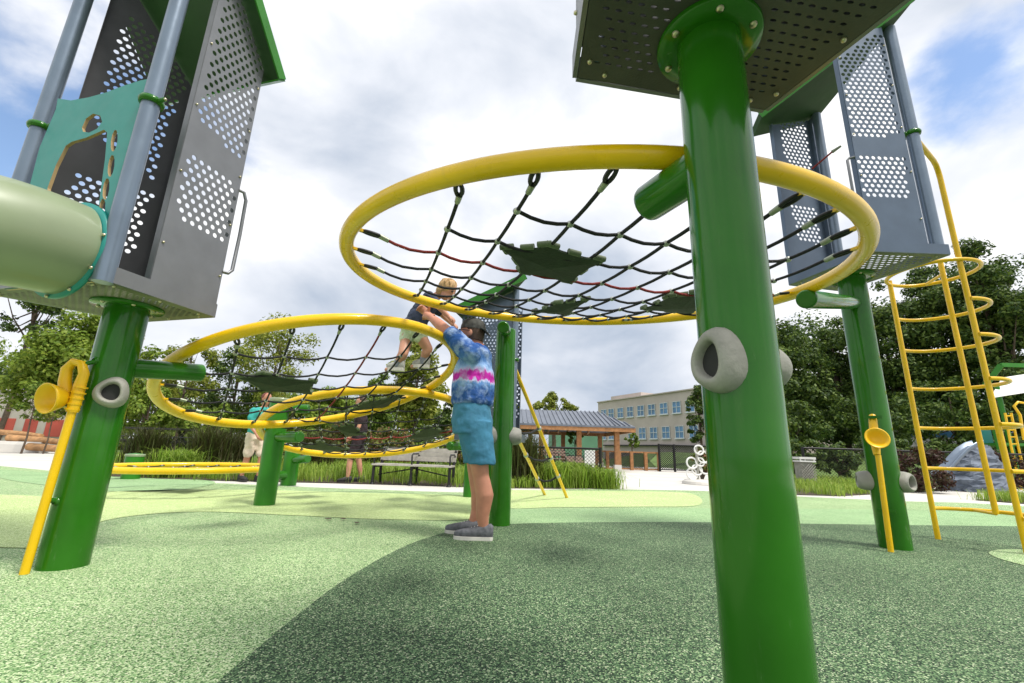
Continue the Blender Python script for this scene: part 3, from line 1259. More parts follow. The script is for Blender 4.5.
# ------------------------------------------------------------------ net rings
class Ring:
    def __init__(s, label, c, n, Rr, rt, ang, spB, offB, spA, offA, sag, pads, redA=(), redB=(), rope_r=.0076, seed=1, limB=.86, limA=.86, attA=.5):
        s.c = Vector(c)
        s.n = Vector(n).normalized()
        s.a = s.n.cross(Vector((0, 1, 0))).normalized()
        s.b = s.n.cross(s.a)
        s.R = Rr
        s.t = thing('net_ring', label, 'climbing net', s.c - Vector((0, 0, 0)), 'yellow rings with rope nets')
        rd = random.Random(seed)
        b = MB()
        b.tube([s.pt(Rr * math.cos(2 * PI * k / 140), Rr * math.sin(2 * PI * k / 140)) for k in range(140)], rt, 20, closed=True)
        s.hoop = b.build('hoop', M['yellow'], s.t)
        Ri = Rr - rt
        rin = Ri - .025
        dB = Vector((math.sin(ang), -math.cos(ang)))     # direction of the B ropes in ring coords
        nB = Vector((math.cos(ang), math.sin(ang)))
        fams = []
        for fam, (d, nn, sp, of, red) in enumerate(((dB, nB, spB, offB, redB), (nB, -dB, spA, offA, redA))):
            k = -40
            lines = []
            for i in range(-20, 21):
                o = of + i * sp
                if abs(o) < rin * (limB if fam == 0 else limA):
                    lines.append((i, o))
            fams.append((d, nn, lines, red))
        s.sagz = lambda x, y: -sag * max(0, 1 - (x * x + y * y) / (rin * rin)) ** .8
        for fam in (0, 1):
            d, nn, lines, red = fams[fam]
            od, on, ol, _ = fams[1 - fam]
            for (i, o) in lines:
                half = math.sqrt(rin * rin - o * o)
                mt = M['redrope'] if i in red else M['rope']
                # stations: ends and every crossing; the cable hangs a little between crossings
                st = sorted([oo * 1.0 for (_, oo) in ol if abs(oo) < half * .985])
                sgn = 1 if (nn * 0 + d).dot(on) > 0 else -1
                st = sorted([oo * sgn for oo in st])
                e0, e1_ = -half + .07, half - .07
                tee = fam == 1 and abs(o) > attA and len(st) > 1
                if tee:
                    st = [x for x in st if math.hypot(d.x * x + nn.x * o, d.y * x + nn.y * o) < rin - .12]
                    if len(st) < 2:
                        continue
                    e0, e1_ = st[0], st[-1]
                st = [e0] + [x for x in st if e0 + .03 < x < e1_ - .03] + [e1_]
                pts = []
                for j in range(len(st) - 1):
                    for q in range(4):
                        t = q / 4
                        u = st[j] * (1 - t) + st[j + 1] * t
                        x_, y_ = d.x * u + nn.x * o, d.y * u + nn.y * o
                        L_ = st[j + 1] - st[j]
                        w_ = (.045 if fam == 1 else .008) * math.sin(PI * t) * (L_ / .3)
                        # ropes bend sideways a little at the knots
                        pts.append(s.pt(x_, y_, s.sagz(x_, y_) - w_ * .55))
                u = st[-1]
                pts.append(s.pt(d.x * u + nn.x * o, d.y * u + nn.y * o, s.sagz(d.x * u + nn.x * o, d.y * u + nn.y * o)))
                b = MB()
                b.tube(pts, rope_r, 8)
                ro = b.build('rope', mt, s.t)
                # end fittings: lug welded to the hoop, shackle, swaged ferrule
                for (u, p, pn_) in (() if tee else ((-half, pts[0], pts[1]), (half, pts[-1], pts[-2]))):
                    x_, y_ = d.x * u + nn.x * o, d.y * u + nn.y * o
                    rim = Vector((x_, y_)).normalized() * (Ri + .006)
                    rimp = s.pt(rim.x, rim.y)
                    b = MB()
                    dirr = (p - rimp)
                    if dirr.length < .02:
                        continue
                    dn = dirr.normalized()
                    b.bar(rimp - dn * .0, rimp + dn * .03, .022, .012, s.n)
                    b.build('lug', M['yellow'], ro)
                    b = MB()
                    m0 = rimp + dn * .024
                    mL = dirr.length - .024
                    side = dn.cross(s.n).normalized()
                    lp = [m0 + dn * (mL / 2 + mL / 2 * math.cos(a)) + side * (.012 * math.sin(a)) for a in [2 * PI * q / 14 for q in range(14)]]
                    b.tube(lp, .0085, 6, closed=True)
                    b.build('shackle', M['black'], ro)
                    b = MB()
                    dd = (pn_ - p).normalized()
                    b.cyl(p - dd * .004, p + dd * .040, .0125, .0110, 10)
                    b.build('ferrule', M['ferrule'], ro)
                if fam == 0:
                    for (j, oo) in ol:
                        if abs(oo) < half * .97:
                            u = oo * sgn
                            x_, y_ = d.x * u + nn.x * o, d.y * u + nn.y * o
                            if math.hypot(x_, y_) > rin - .10:
                                continue
                            b = MB()
                            c_ = s.pt(x_, y_, s.sagz(x_, y_) - .001)
                            b.sphere(c_, .0165, 10, 6, (1, 1, .8))
                            b.build('rope_clamp', M['clamp'], ro)
        s.fams = fams
        for pd in pads:
            s.pad(pd, sag)

    def pt(s, x, y, z=0.0):
        return s.c + s.a * x + s.b * y + s.n * z

    def coord(s, px, py, z=0.0):
        p = onplane(px, py, s.c + s.n * z, s.n)
        v = p - s.c
        return (v.dot(s.a), v.dot(s.b))

    def pad(s, pix, sag):
        """rubber seat pad strung between the ropes; corners as ring coordinates; scalloped edge with gripping ears"""
        P = [Vector(p) for p in pix]
        c = sum(P, Vector((0, 0))) / len(P)
        edge = []
        for i in range(len(P)):
            p, q = P[i], P[(i + 1) % len(P)]
            for k in range(12):
                t = k / 12
                w = p.lerp(q, t)
                ins = .14 * math.sin(PI * t) + .03 * (1 - abs(math.cos(PI * 2 * t)))
                edge.append(w.lerp(c, ins))
        nseg = 4
        b = MB()
        n = len(edge)
        for sg in (1, -1):
            vs, fs = [], []
            for j in range(nseg + 1):
                for e in edge:
                    w = e.lerp(c, j / nseg)
                    vs.append(s.pt(w.x, w.y, s.sagz(w.x, w.y) - .012 - .02 * (j / nseg) + .004 * sg))
            for j in range(nseg):
                for k in range(n):
                    k2 = (k + 1) % n
                    fs.append((j * n + k, j * n + k2, (j + 1) * n + k2, (j + 1) * n + k))
            b.add(vs, fs, True)
        vs = []
        for e in edge:
            for sg in (1, -1):
                vs.append(s.pt(e.x, e.y, s.sagz(e.x, e.y) - .012 + .004 * sg))
        b.add(vs, [(2 * k, 2 * ((k + 1) % n), 2 * ((k + 1) % n) + 1, 2 * k + 1) for k in range(n)])
        pd = b.build('seat_pad', M['pad'], s.t)
        for i in range(len(P)):
            p, q = P[i], P[(i + 1) % len(P)]
            for t in (.08, .5, .92):
                w = p.lerp(q, t).lerp(c, .02 + .1 * math.sin(PI * t))
                b = MB()
                d = (q - p).normalized()
                w0, w1 = w - d * .03, w + d * .03
                b.tube([s.pt(w0.x, w0.y, s.sagz(w0.x, w0.y) - .004), s.pt(w1.x, w1.y, s.sagz(w1.x, w1.y) - .004)], .0135, 10)
                b.build('grip_ear', M['padear'], pd)

    def near(s, px, py):
        best = None
        for k in range(720):
            a = 2 * PI * k / 720
            p = s.pt(s.R * math.cos(a), s.R * math.sin(a))
            d = p - CAM
            zc = d.dot(fwd)
            if zc < .05:
                continue
            x, y = 512 + FPX * d.dot(right) / zc, 341.5 - FPX * d.dot(upv) / zc
            e = (x - px) ** 2 + (y - py) ** 2
            if best is None or e < best[0]:
                best = (e, p)
        return best[1]


g1 = (Vector((.41, 2.442, 1.639)), Vector((.012, -.108, 1)))
RT1 = .035
ring1 = Ring('largest yellow ring with a sagging black rope net, high above beside the nearest green post', g1[0], g1[1], 1.32, RT1, R(17), .215, .032, .27, .02, .10, [], redA=(1,), seed=3, limB=.80, limA=.80, attA=.33)


def padpix(rg, pix, z):
    return [rg.coord(x, y, z) for (x, y) in pix]


for pix in ([(501, 247), (548, 243), (606, 256), (572, 277), (520, 268)], [(532, 309), (556, 297), (590, 292), (568, 312)], [(640, 305), (668, 291), (698, 288), (712, 306), (690, 316)]):
    ring1.pad(padpix(ring1, pix, -.07), .10)
g2 = (Vector((-1.619, 3.805, 1.171)), Vector((-.293, .142, 1)))
ring2 = Ring('tilted yellow net ring the child climbs on, its right rim against the man', g2[0], g2[1], 1.15, .039, R(36), .288, .13, .288, .06, .07, [], redB=(-1,), seed=5, limB=.76, limA=.7, attA=.6)
for pix in ([(236, 379), (262, 374), (318, 380), (312, 393), (262, 391)], [(345, 414), (362, 404), (408, 396), (388, 413)]):
    ring2.pad(padpix(ring2, pix, -.07), .10)
g3 = (Vector((-1.661, 5.478, .858)), Vector((-.165, .247, 1)))
ring3 = Ring('yellow net ring on low posts behind the tilted ring, beside the bench', g3[0], g3[1], 1.21, .041, R(20), .26, .05, .26, .02, .12, [], redA=(0,), seed=8)
for pix in ([(297, 447), (320, 438), (350, 446), (330, 452)], [(405, 434), (428, 424), (452, 432), (425, 440)], [(333, 424), (352, 420), (366, 430), (348, 432)]):
    ring3.pad(padpix(ring3, pix, -.07), .12)
g4 = (Vector((-4.17, 6.05, .305)), Vector((-.012, .0, 1)))
ring4 = Ring('lowest yellow net ring lying nearly flat just above the ground at the left', g4[0], g4[1], 1.0, .037, R(10), .3, .05, .3, .02, .02, [], seed=9)
ring4.pad([(-.3, -.3), (.35, -.25), (.3, .3), (-.3, .35)], .02)

# maker's plate riveted on the outside of the largest hoop, dark with no readable lettering
b = MB()
pl_c = ring1.near(343, 249)
pl_o = (CAM - pl_c).normalized()
b.box(pl_c + pl_o * (RT1 + .001), (.028, .018, .004), pl_o.cross(Vector((0, 0, 1))).normalized(), pl_o.cross(pl_o.cross(Vector((0, 0, 1)))).normalized(), pl_o)
b.build('plate', M['black'], ring1.hoop)

# arms that carry the rings
p = ring1.near(648, 160)
zA = p.z - RT1 - .05
arm(TC.postob, v3(cpost, zA), G(646, 205, zA), .058)
p = ring2.near(178, 354)
zA = W(140, 368, lpost[1]).z
e = G(203, 373, p.z - .039 - .055)
arm(TL.postob, v3(lpost, zA), e, .056)
p = ring1.near(818, 286)
zA = W(852, 303, rpost[1]).z
arm(TR.postob, v3(rpost, zA), W(806, 299, p.y + .05), .055)
# holds on the tower posts
def radial(post, deg, z, r):
    d = Vector((math.cos(R(deg)), math.sin(R(deg)), 0))
    return v3(post, z) + d * r * .9, d


zH = W(715, 362, .97).z
c_, d_ = radial(cpost, 212, zH, .083)
hold(TC.postob, c_, Vector((-.93, -.36, 0)), .054, dep=.040, vs=1.28)
c_, d_ = radial(cpost, 18, zH, .075)
hold(TC.postob, c_, d_, .058, dep=.035)
zH = W(118, 392, 2.38).z
c_, d_ = radial(lpost, -34, zH, .106)
hold(TL.postob, c_, Vector((.52, -.85, 0)), .070, dep=.055, vs=1.12)
zH = W(893, 482, 3.6).z
c_, d_ = radial(rpost, -22, zH, .105)
hold(TR.postob, c_, Vector((.38, -.92, 0)), .074)
c_, d_ = radial(rpost, 150, zH, .105)
hold(TR.postob, c_, d_, .07)

# posts without a tower
pm_ = support_post('tall green post right behind the man, with grey climbing holds', (-.06, 4.16), 1.78, .095, mt=M['green'])
zH = W(505, 327, 4.0).z
arm(pm_.children[0], (-.06, 4.16, zH), W(503, 327, 3.82), .056)
zH = W(502, 436, 4.16).z
c_, d_ = radial((-.06, 4.16), 190, zH, .095)
hold(pm_.children[0], c_, d_, .075)
c_, d_ = radial((-.06, 4.16), 5, zH, .095)
hold(pm_.children[0], c_, d_, .075)
m2 = (-2.6, 5.02)
pz = W(277, 400, 5.02).z
p2 = support_post('medium green post with a pale cap left of the bench, between the net rings', m2, pz, .105, cap=True)
zA = W(280, 437, 5.02).z
arm(p2.children[0], v3(m2, zA), W(300, 437, 4.72), .056)
zA = W(285, 409, 5.02).z
arm(p2.children[0], v3(m2, zA), W(309, 409, 5.05), .05)
m3 = (-3.55, 7.5)
pz = W(292, 452, 7.5).z
p3 = support_post('short green post farther back with a stub on either side', m3, pz, .12)
zA = W(292, 460, 7.5).z
arm(p3.children[0], v3(m3, zA), W(308, 459, 7.2), .06)
zA = W(280, 475, 7.5).z
arm(p3.children[0], v3(m3, zA), W(272, 475, 7.2), .07)
g = G(130, 479)
p4 = support_post('shortest green post with a flat pale cap under the lowest ring', (g.x, g.y), W(128, 455, g.y).z, .13, cap=True)
arm(p4.children[0], v3((g.x, g.y), .18), v3((g.x - .35, g.y - .5), .18), .07)
g = G(469, 497)
p5 = support_post('thin sliver of green post between the bench and the legs of the man', (g.x, g.y), W(466, 444, g.y).z, .085)
zA = W(466, 446, g.y).z
arm(p5.children[0], v3((g.x, g.y), zA), W(449, 446, g.y - .35), .06)

# ------------------------------------------------------------------ yellow ladder
lt = thing('cage_ladder', 'yellow curved climber of hooped rungs beside the right tower', 'ladder', (3.92, 3.83, 0))
hc, hr = Vector((3.92, 3.83)), .325
r1_, r3_, r2_ = (3.785, 4.13), (3.885, 3.53), (4.03, 3.83)
b = MB()
zt = W(892, 283, 4.13).z
b.tube([v3(r1_, -.03), v3(r1_, 1.2), v3(r1_, zt + .02)], .021, 12)
b.build('rail', M['yellow'], lt)
b = MB()
zt3 = W(936, 168, 3.53).z
b.tube([v3(r3_, -.03), v3(r3_, 1.5), v3(r3_, zt3 - .1), v3((3.87, 3.52), zt3 - .04), v3((3.83, 3.49), zt3), v3((3.76, 3.44), zt3 + .012), v3((3.40, 3.2), zt3 + .01)], .021, 12)
b.build('rail', M['yellow'], lt)
b = MB()
zt2 = W(951, 262, 3.83).z
b.tube([v3(r2_, .26), v3(r2_, 1.2), v3(r2_, zt2)], .021, 12)
b.build('rail', M['yellow'], lt)
zs = [W(892, y, 4.13).z for y in (285, 319, 350, 388, 427, 467, 507)]
a1 = math.atan2(r1_[1] - hc.y, r1_[0] - hc.x)
a3 = math.atan2(r3_[1] - hc.y, r3_[0] - hc.x)
for i, z in enumerate(zs):
    if i == 0:
        angs = [2 * PI * k / 40 for k in range(40)]
        cl = True
    else:
        cl = False
        angs = [a1 + (a3 - a1) * k / 30 for k in range(31)]
    b = MB()
    pts = [v3((hc.x + hr * math.cos(a), hc.y + hr * math.sin(a)), z) for a in angs]
    b.tube(pts, .0165, 10, closed=cl)
    af = math.atan2(.72, .70)
    if i in (0, len(zs) - 1):
        b.tube([v3(r2_, z), v3((hc.x + hr * math.cos(.95), hc.y + hr * math.sin(.95)), z)], .0135, 8)
    b.build('rung', M['yellow'], lt)

# ------------------------------------------------------------------ talk tubes
def talk_tube(label, base, y, ptop, horn_c, horn_d, loop_px, post, zc2):
    t = thing('talk_tube', label, 'talk tube', base, 'yellow talk tubes')
    topz = ptop.z
    b = MB()
    b.tube([Vector(base) + Vector((0, 0, -.02)), (Vector(base) + ptop) / 2, ptop], .019, 16)
    b.build('pipe', M['yellow'], t)
    return t


base = G(24, 574)
top = W(72, 412, base.y)
tt = talk_tube('yellow talk tube with a horn, clamped to the left tower post', base, None, top, None, None, None, None, None)
b = MB()
hd = Vector((-.72, -.68, -.1)).normalized()
hcn = W(47, 401, base.y - .02)
cup = W(66, 396, base.y)
n_ = (hcn - cup).normalized()
b.lathe([(.026, -.015), (.036, .0), (.058, .03), (.074, .07), (.079, .084), (.072, .084), (.054, .04), (.027, .01), (0, .004)], cup - Vector((0, 0, .01)), Vector((-.22, -.96, -.14)), 28)
b.tube([W(72, 412, base.y), W(76, 400, base.y), W(80, 385, base.y), W(84, 374, base.y), W(82, 364, base.y), W(74, 362, base.y), W(67, 369, base.y), W(65, 382, base.y), W(66, 394, base.y)], [.026, .027, .026, .023, .021, .022, .025, .028, .029], 18)
for k in range(5):
    c0 = W(72 + 2.1 * k, 410 - 5.5 * k, base.y)
    c1 = W(72.6 + 2.1 * k, 408.5 - 5.5 * k, base.y)
    b.cyl(c0, c1, .031, .031, 18)
b.build('horn', M['horn'], tt)
for (px, py) in ((100, 364), (60, 499)):
    b = MB()
    zc = W(px, py, lpost[1]).z
    pp = W(84 if py < 400 else 44, py, base.y)
    q_ = v3(lpost, zc)
    dd_ = (q_ - pp)
    dd_.z = 0
    qq = q_ - dd_.normalized() * .095
    b.cyl(pp, qq, .011, .014, 10)
    b.lathe([(.022, 0), (.022, .014), (.012, .02)], qq, -dd_, 14)
    b.build('bracket', M['green'], tt)

base = G(891, 553)
top = W(878, 455, base.y)
t2 = talk_tube('yellow talk tube with a round horn, clamped to the right tower post', base, None, top, None, None, None, None, None)
b = MB()
cup = W(875, 440, base.y)
b.lathe([(.026, -.03), (.034, -.01), (.055, .02), (.075, .045), (.081, .055), (.074, .056), (.053, .03), (.028, .006), (0, .0)], cup, Vector((-.35, -.86, .25)), 30)
b.tube([W(877, 455, base.y), W(875.5, 445, base.y + .02), W(874, 432, base.y + .03), W(873, 422, base.y + .03), W(872.5, 416, base.y + .06)], [.022, .03, .03, .028, .024], 16)
b.build('horn', M['horn'], t2)
for (px, py) in ((873, 417), (886, 511)):
    b = MB()
    pp = W(px, py, base.y)
    q_ = v3(rpost, pp.z)
    dd_ = (q_ - pp).normalized()
    b.cyl(pp, q_ - dd_ * .10, .012, .014, 10)
    sd_ = dd_.cross(Vector((0, 0, 1)))
    b.bar(pp + dd_ * .02 - sd_ * .055, pp + dd_ * .02 + sd_ * .055, .03, .022)
    b.build('bracket', M['green'], t2)

# ------------------------------------------------------------------ pale slide at the teal panel
stt = thing('tube_slide', 'pale green tube slide leaving the teal entry panel at the left edge', 'slide', v3((pN + pL) / 2, 0))
sn = v3(n30, 0)
sc0 = ppt + du * 0.06 + Vector((0, 0, ZL + .21)) - Vector((0, 0, 0))
sc0 = onplane(72, 251, ppt + sn * .02, sn)
path = []
rads = []
for k in range(15):
    t = k / 14
    path.append(sc0 + sn * (.02 + 1.1 * t) + du * (-.35 * t * t) + Vector((0, 0, -.02 * t - .35 * t * t)))
    rads.append(.246 + .008 * min(1, t * 4) - .015 * t)
b = MB()
b.tube(path, rads, 40, cap=False)
b.build('tube', M['slide'], stt)
b = MB()
b.tube(path, [r - .012 for r in rads], 40, cap=False)
b.build('tube_inside', M['slide'], stt)
b = MB()
for (t0, rr) in ((.004, .232),):
    b.lathe([(.22, 0), (.266, 0), (.266, .02), (.22, .02)], sc0 + sn * .004, sn, 44)
fl = b.build('flange', M['teal'], stt)
for a in (.2, -.5, -1.1, -1.7, -2.4):
    bolts(fl, [sc0 + sn * .026 + du * .258 * math.cos(a) + Vector((0, 0, 1)) * .258 * math.sin(a)], sn, .009)
# the slide's landing leg, off to the left
b = MB()
e = path[-1]
b.tube([v3((e.x, e.y), -.03), v3((e.x, e.y), e.z - .2)], .04, 16)
b.build('leg', M['green'], stt)

# ------------------------------------------------------------------ rope ladder beside the man's tower
rl = thing('rope_ladder', 'slim yellow poles with black rope rungs leaning behind the man', 'rope ladder', G(556, 495))
pA0, pA1 = G(567, 498), W(514, 366, 4.85)
pB0, pB1 = G(545, 495), W(513, 428, 5.0)
for (p0, p1) in ((pA0, pA1), (pB0, pB1)):
    b = MB()
    b.tube([p0, (p0 + p1) / 2, p1], .022, 10)
    b.build('rail', M['yellow'], rl)
for (ya, yb, xa, xb) in ((428, 418, 515, 537), (449, 449, 523, 547), (474, 470, 533, 557)):
    ta = (495 - ya) / (495 - 428.)
    tb = (498 - yb) / (498 - 366.)
    A, B_ = pB0.lerp(pB1, ta * .98), pA0.lerp(pA1, tb * .98)
    b = MB()
    b.tube([A, A.lerp(B_, .33) - Vector((0, 0, .05)), A.lerp(B_, .66) - Vector((0, 0, .05)), B_], .014, 8)
    r_ = b.build('rung', M['rope'], rl)
    for P_ in (A, B_):
        b = MB()
        b.sphere(P_, .034, 10, 6)
        b.build('clamp', M['clamp'], r_)
# ------------------------------------------------------------------ people
def fused(b, name, mt, parent, vox, sm=4, fold=0., fscale=.07):
    """one continuous surface from overlapping tapered limbs"""
    o = rootloc(parent)
    me = b.mesh(name + '_raw', o)
    ob = bpy.data.objects.new('tmp', me)
    col.objects.link(ob)
    md = ob.modifiers.new('r', 'REMESH')
    md.mode = 'VOXEL'
    md.voxel_size = vox
    ms = ob.modifiers.new('s', 'SMOOTH')
    ms.factor = .5
    ms.iterations = sm
    if fold:
        tx = bpy.data.textures.new('folds', 'CLOUDS')
        tx.noise_scale = fscale
        tx.noise_depth = 2
        dm = ob.modifiers.new('d', 'DISPLACE')
        dm.texture = tx
        dm.strength = fold
        dm.mid_level = .5
        dm.texture_coords = 'LOCAL'
        m3 = ob.modifiers.new('s2', 'SMOOTH')
        m3.factor = .5
        m3.iterations = 1
    dg = bpy.context.evaluated_depsgraph_get()
    m2_ = bpy.data.meshes.new_from_object(ob.evaluated_get(dg))
    bpy.data.objects.remove(ob)
    m2_.name = name
    m2_.polygons.foreach_set('use_smooth', [True] * len(m2_.polygons))
    r = bpy.data.objects.new(name, m2_)
    col.objects.link(r)
    r.parent = parent
    m2_.materials.clear()
    m2_.materials.append(mt)
    return r


def limb(b, pts, rad, n=14):
    # rounded ends, with an in-between station so that it tapers smoothly
    P, Rr = [], []
    pts = [Vector(p) for p in pts]
    for i in range(len(pts) - 1):
        for k in range(4):
            t = k / 4
            P.append(pts[i].lerp(pts[i + 1], t))
            Rr.append(rad[i] * (1 - t) + rad[i + 1] * t)
    P.append(pts[-1])
    Rr.append(rad[-1])
    b.tube(P, Rr, n)
    for p, r in zip(pts, rad):
        b.sphere(p, r * .99, n, 8)


def head(b, c, f, u, s=1.0):
    """skull, jaw, nose, ears, brow; f looks forward, u is up"""
    f = f.normalized()
    l = u.cross(f).normalized()
    u = f.cross(l).normalized()
    Mx = Matrix((f, l, u)).transposed()
    b.sphere(c + u * .02 * s, .098 * s, 20, 14, (1.0, .80, 1.08), Mx)
    b.sphere(c + f * .022 * s - u * .055 * s, .066 * s, 16, 10, (1.05, .86, 1.0), Mx)
    b.sphere(c + f * .098 * s - u * .015 * s, .017 * s, 8, 6, (1.2, .8, 1.5), Mx)
    b.sphere(c + f * .085 * s - u * .058 * s, .020 * s, 8, 6, (.8, 1.3, .6), Mx)
    b.sphere(c + f * .080 * s - u * .092 * s, .022 * s, 8, 6, (.9, 1.1, .8), Mx)
    b.sphere(c + f * .085 * s + u * .025 * s, .02 * s, 8, 6, (.6, 2.6, .7), Mx)
    for sg in (1, -1):
        b.sphere(c + l * sg * .081 * s - f * .008 * s - u * .008 * s, .026 * s, 8, 6, (.8, .45, 1.2), Mx)
    return f, l, u


def hand(b, wrist, d, nrm, s=1.0, curl=.5, side=1):
    """palm, four fingers of unequal length bent around what they hold, a thumb from the side of the palm"""
    d = d.normalized()
    nrm = (nrm - d * nrm.dot(d)).normalized()
    w = d.cross(nrm).normalized() * side
    limb(b, [wrist, wrist + d * .05 * s, wrist + d * .085 * s], [.026 * s, .036 * s, .034 * s], 10)
    for i, (o, L_) in enumerate(((-.030, .060), (-.010, .075), (.010, .080), (.029, .070))):
        p0 = wrist + d * .085 * s + w * o * s
        a = curl
        d1 = (d * math.cos(a * .6) + nrm * math.sin(a * .6)).normalized()
        d2 = (d * math.cos(a * 1.6) + nrm * math.sin(a * 1.6)).normalized()
        p1 = p0 + d1 * L_ * .5 * s
        p2 = p1 + d2 * L_ * .5 * s
        limb(b, [p0 - d * .02 * s, p0, p1, p2], [.0095 * s, .0095 * s, .009 * s, .0075 * s], 8)
    t0 = wrist + d * .03 * s + w * .030 * s
    t1 = t0 + (d * .6 + w * .75 + nrm * .3).normalized() * .04 * s
    t2 = t1 + (d * .85 + w * .1 + nrm * .5).normalized() * .032 * s
    limb(b, [t0, t1, t2], [.013 * s, .011 * s, .009 * s], 8)


def shoe(parent, ankle, f, ground_z, L_=.28, w=.10, mt=None, sole=None, up=Vector((0, 0, 1))):
    f = Vector((f.x, f.y, 0)).normalized() if up.z > .99 else f.normalized()
    l = up.cross(f).normalized()
    heel = ankle - f * .07
    heel = heel - up * ((heel.z - ground_z) / max(.2, up.z))
    b = MB()
    prof = ((0.0, .55, .075, .03), (.06, .85, .09, .03), (.30, .9, .082, .03), (.55, 1.0, .062, .03), (.8, .95, .048, .03), (.96, .62, .036, .03), (1.0, .3, .028, .03))
    rings = []
    for (t, ww, h, z0) in prof:
        c = heel + f * L_ * t + up * (z0 * .8 + h * .5)
        rings.append((c, l * w * .5 * ww, up * h * .5 + up * .004, .8))
    b.loft(rings, 16)
    b.loft([(ankle - up * .05, l * w * .42, f * .055), (ankle, l * w * .40, f * .05)], 16)
    s = b.build('shoe', mt or M['shoe'], parent)
    b = MB()
    out = []
    for (t, ww) in ((0, .5), (.05, .85), (.3, .88), (.6, 1.05), (.82, .98), (.96, .68), (1.01, .25)):
        out.append((t, ww))
    poly = [heel + f * L_ * t + l * w * .54 * ww for t, ww in out] + [heel + f * L_ * t - l * w * .54 * ww for t, ww in out[::-1]]
    b.prism([p_ + up * .001 for p_ in poly], up * .030)
    b.build('sole', sole or M['sole'], s)
    b = MB()
    for t, h in ((.40, .078), (.48, .071), (.56, .064)):
        c = heel + f * L_ * t + up * (h + .024)
        b.tube([c - l * w * .30 - up * .012, c, c + l * w * .30 - up * .012], .0045 * L_ / .28, 6)
    b.build('laces', M['sole'], s)
    return s


def tiedye():
    mt = bpy.data.materials.new('tie dye cotton')
    mt.use_nodes = True
    nt = mt.node_tree
    N, L = nt.nodes, nt.links
    bs = N['Principled BSDF']
    tc = N.new('ShaderNodeTexCoord')
    sp = N.new('ShaderNodeSeparateXYZ')
    L.new(tc.outputs['Object'], sp.inputs[0])
    # fine crumple lines running mostly downwards
    mp = N.new('ShaderNodeMapping')
    mp.inputs['Scale'].default_value = (26, 26, 7)
    L.new(tc.outputs['Object'], mp.inputs[0])
    no = N.new('ShaderNodeTexNoise')
    no.inputs['Scale'].default_value = 1
    no.inputs['Detail'].default_value = 6
    L.new(mp.outputs[0], no.inputs['Vector'])
    n2 = N.new('ShaderNodeTexNoise')
    n2.inputs['Scale'].default_value = 9
    n2.inputs['Detail'].default_value = 7
    n2.inputs['Roughness'].default_value = .65
    L.new(tc.outputs['Object'], n2.inputs['Vector'])

    def mn(op, a, b_):
        n = N.new('ShaderNodeMath')
        n.operation = op
        for i, x in enumerate((a, b_)):
            if isinstance(x, (int, float)):
                n.inputs[i].default_value = x
            else:
                L.new(x, n.inputs[i])
        return n.outputs[0]
    z = mn('ADD', sp.outputs['Z'], mn('MULTIPLY', mn('SUBTRACT', no.outputs['Fac'], .5), .12))
    band = N.new('ShaderNodeValToRGB')
    mr = N.new('ShaderNodeMapRange')
    mr.inputs['From Min'].default_value = .95
    mr.inputs['From Max'].default_value = 1.55
    L.new(z, mr.inputs['Value'])
    el = band.color_ramp.elements
    stops = [(0, (.035, .10, .32)), (.24, (.03, .09, .29)), (.335, (.12, .26, .56)), (.365, (.50, .50, .72)), (.385, (.50, .03, .36)), (.475, (.50, .02, .36)), (.50, (.50, .42, .70)), (.54, (.30, .46, .74)), (.63, (.07, .18, .44)), (.78, (.035, .10, .32)), (1, (.03, .10, .32))]
    while len(el) < len(stops):
        el.new(.5)
    for i, (p_, c_) in enumerate(stops):
        el[i].position = p_
        el[i].color = (*c_, 1)
    L.new(mr.outputs[0], band.inputs[0])
    r2 = N.new('ShaderNodeValToRGB')
    r2.color_ramp.elements[0].position = .48
    r2.color_ramp.elements[1].position = .74
    r2.color_ramp.elements[0].color = (0, 0, 0, 1)
    r2.color_ramp.elements[1].color = (1, 1, 1, 1)
    L.new(n2.outputs['Fac'], r2.inputs[0])
    mx = N.new('ShaderNodeMix')
    mx.data_type = 'RGBA'
    L.new(mn('MULTIPLY', r2.outputs['Color'], .75), mx.inputs['Factor'])
    L.new(band.outputs['Color'], mx.inputs['A'])
    mx.inputs['B'].default_value = (.50, .64, .85, 1)
    L.new(mx.outputs['Result'], bs.inputs['Base Color'])
    bs.inputs['Roughness'].default_value = .9
    bs.inputs['Specular IOR Level'].default_value = .15
    bp = N.new('ShaderNodeBump')
    bp.inputs['Strength'].default_value = .7
    bp.inputs['Distance'].default_value = .02
    n3 = N.new('ShaderNodeTexNoise')
    n3.inputs['Scale'].default_value = 11
    n3.inputs['Distortion'].default_value = 1.2
    L.new(tc.outputs['Object'], n3.inputs['Vector'])
    L.new(n3.outputs['Fac'], bp.inputs['Height'])
    L.new(bp.outputs['Normal'], bs.inputs['Normal'])
    return mt


Z3 = Vector((0, 0, 1))
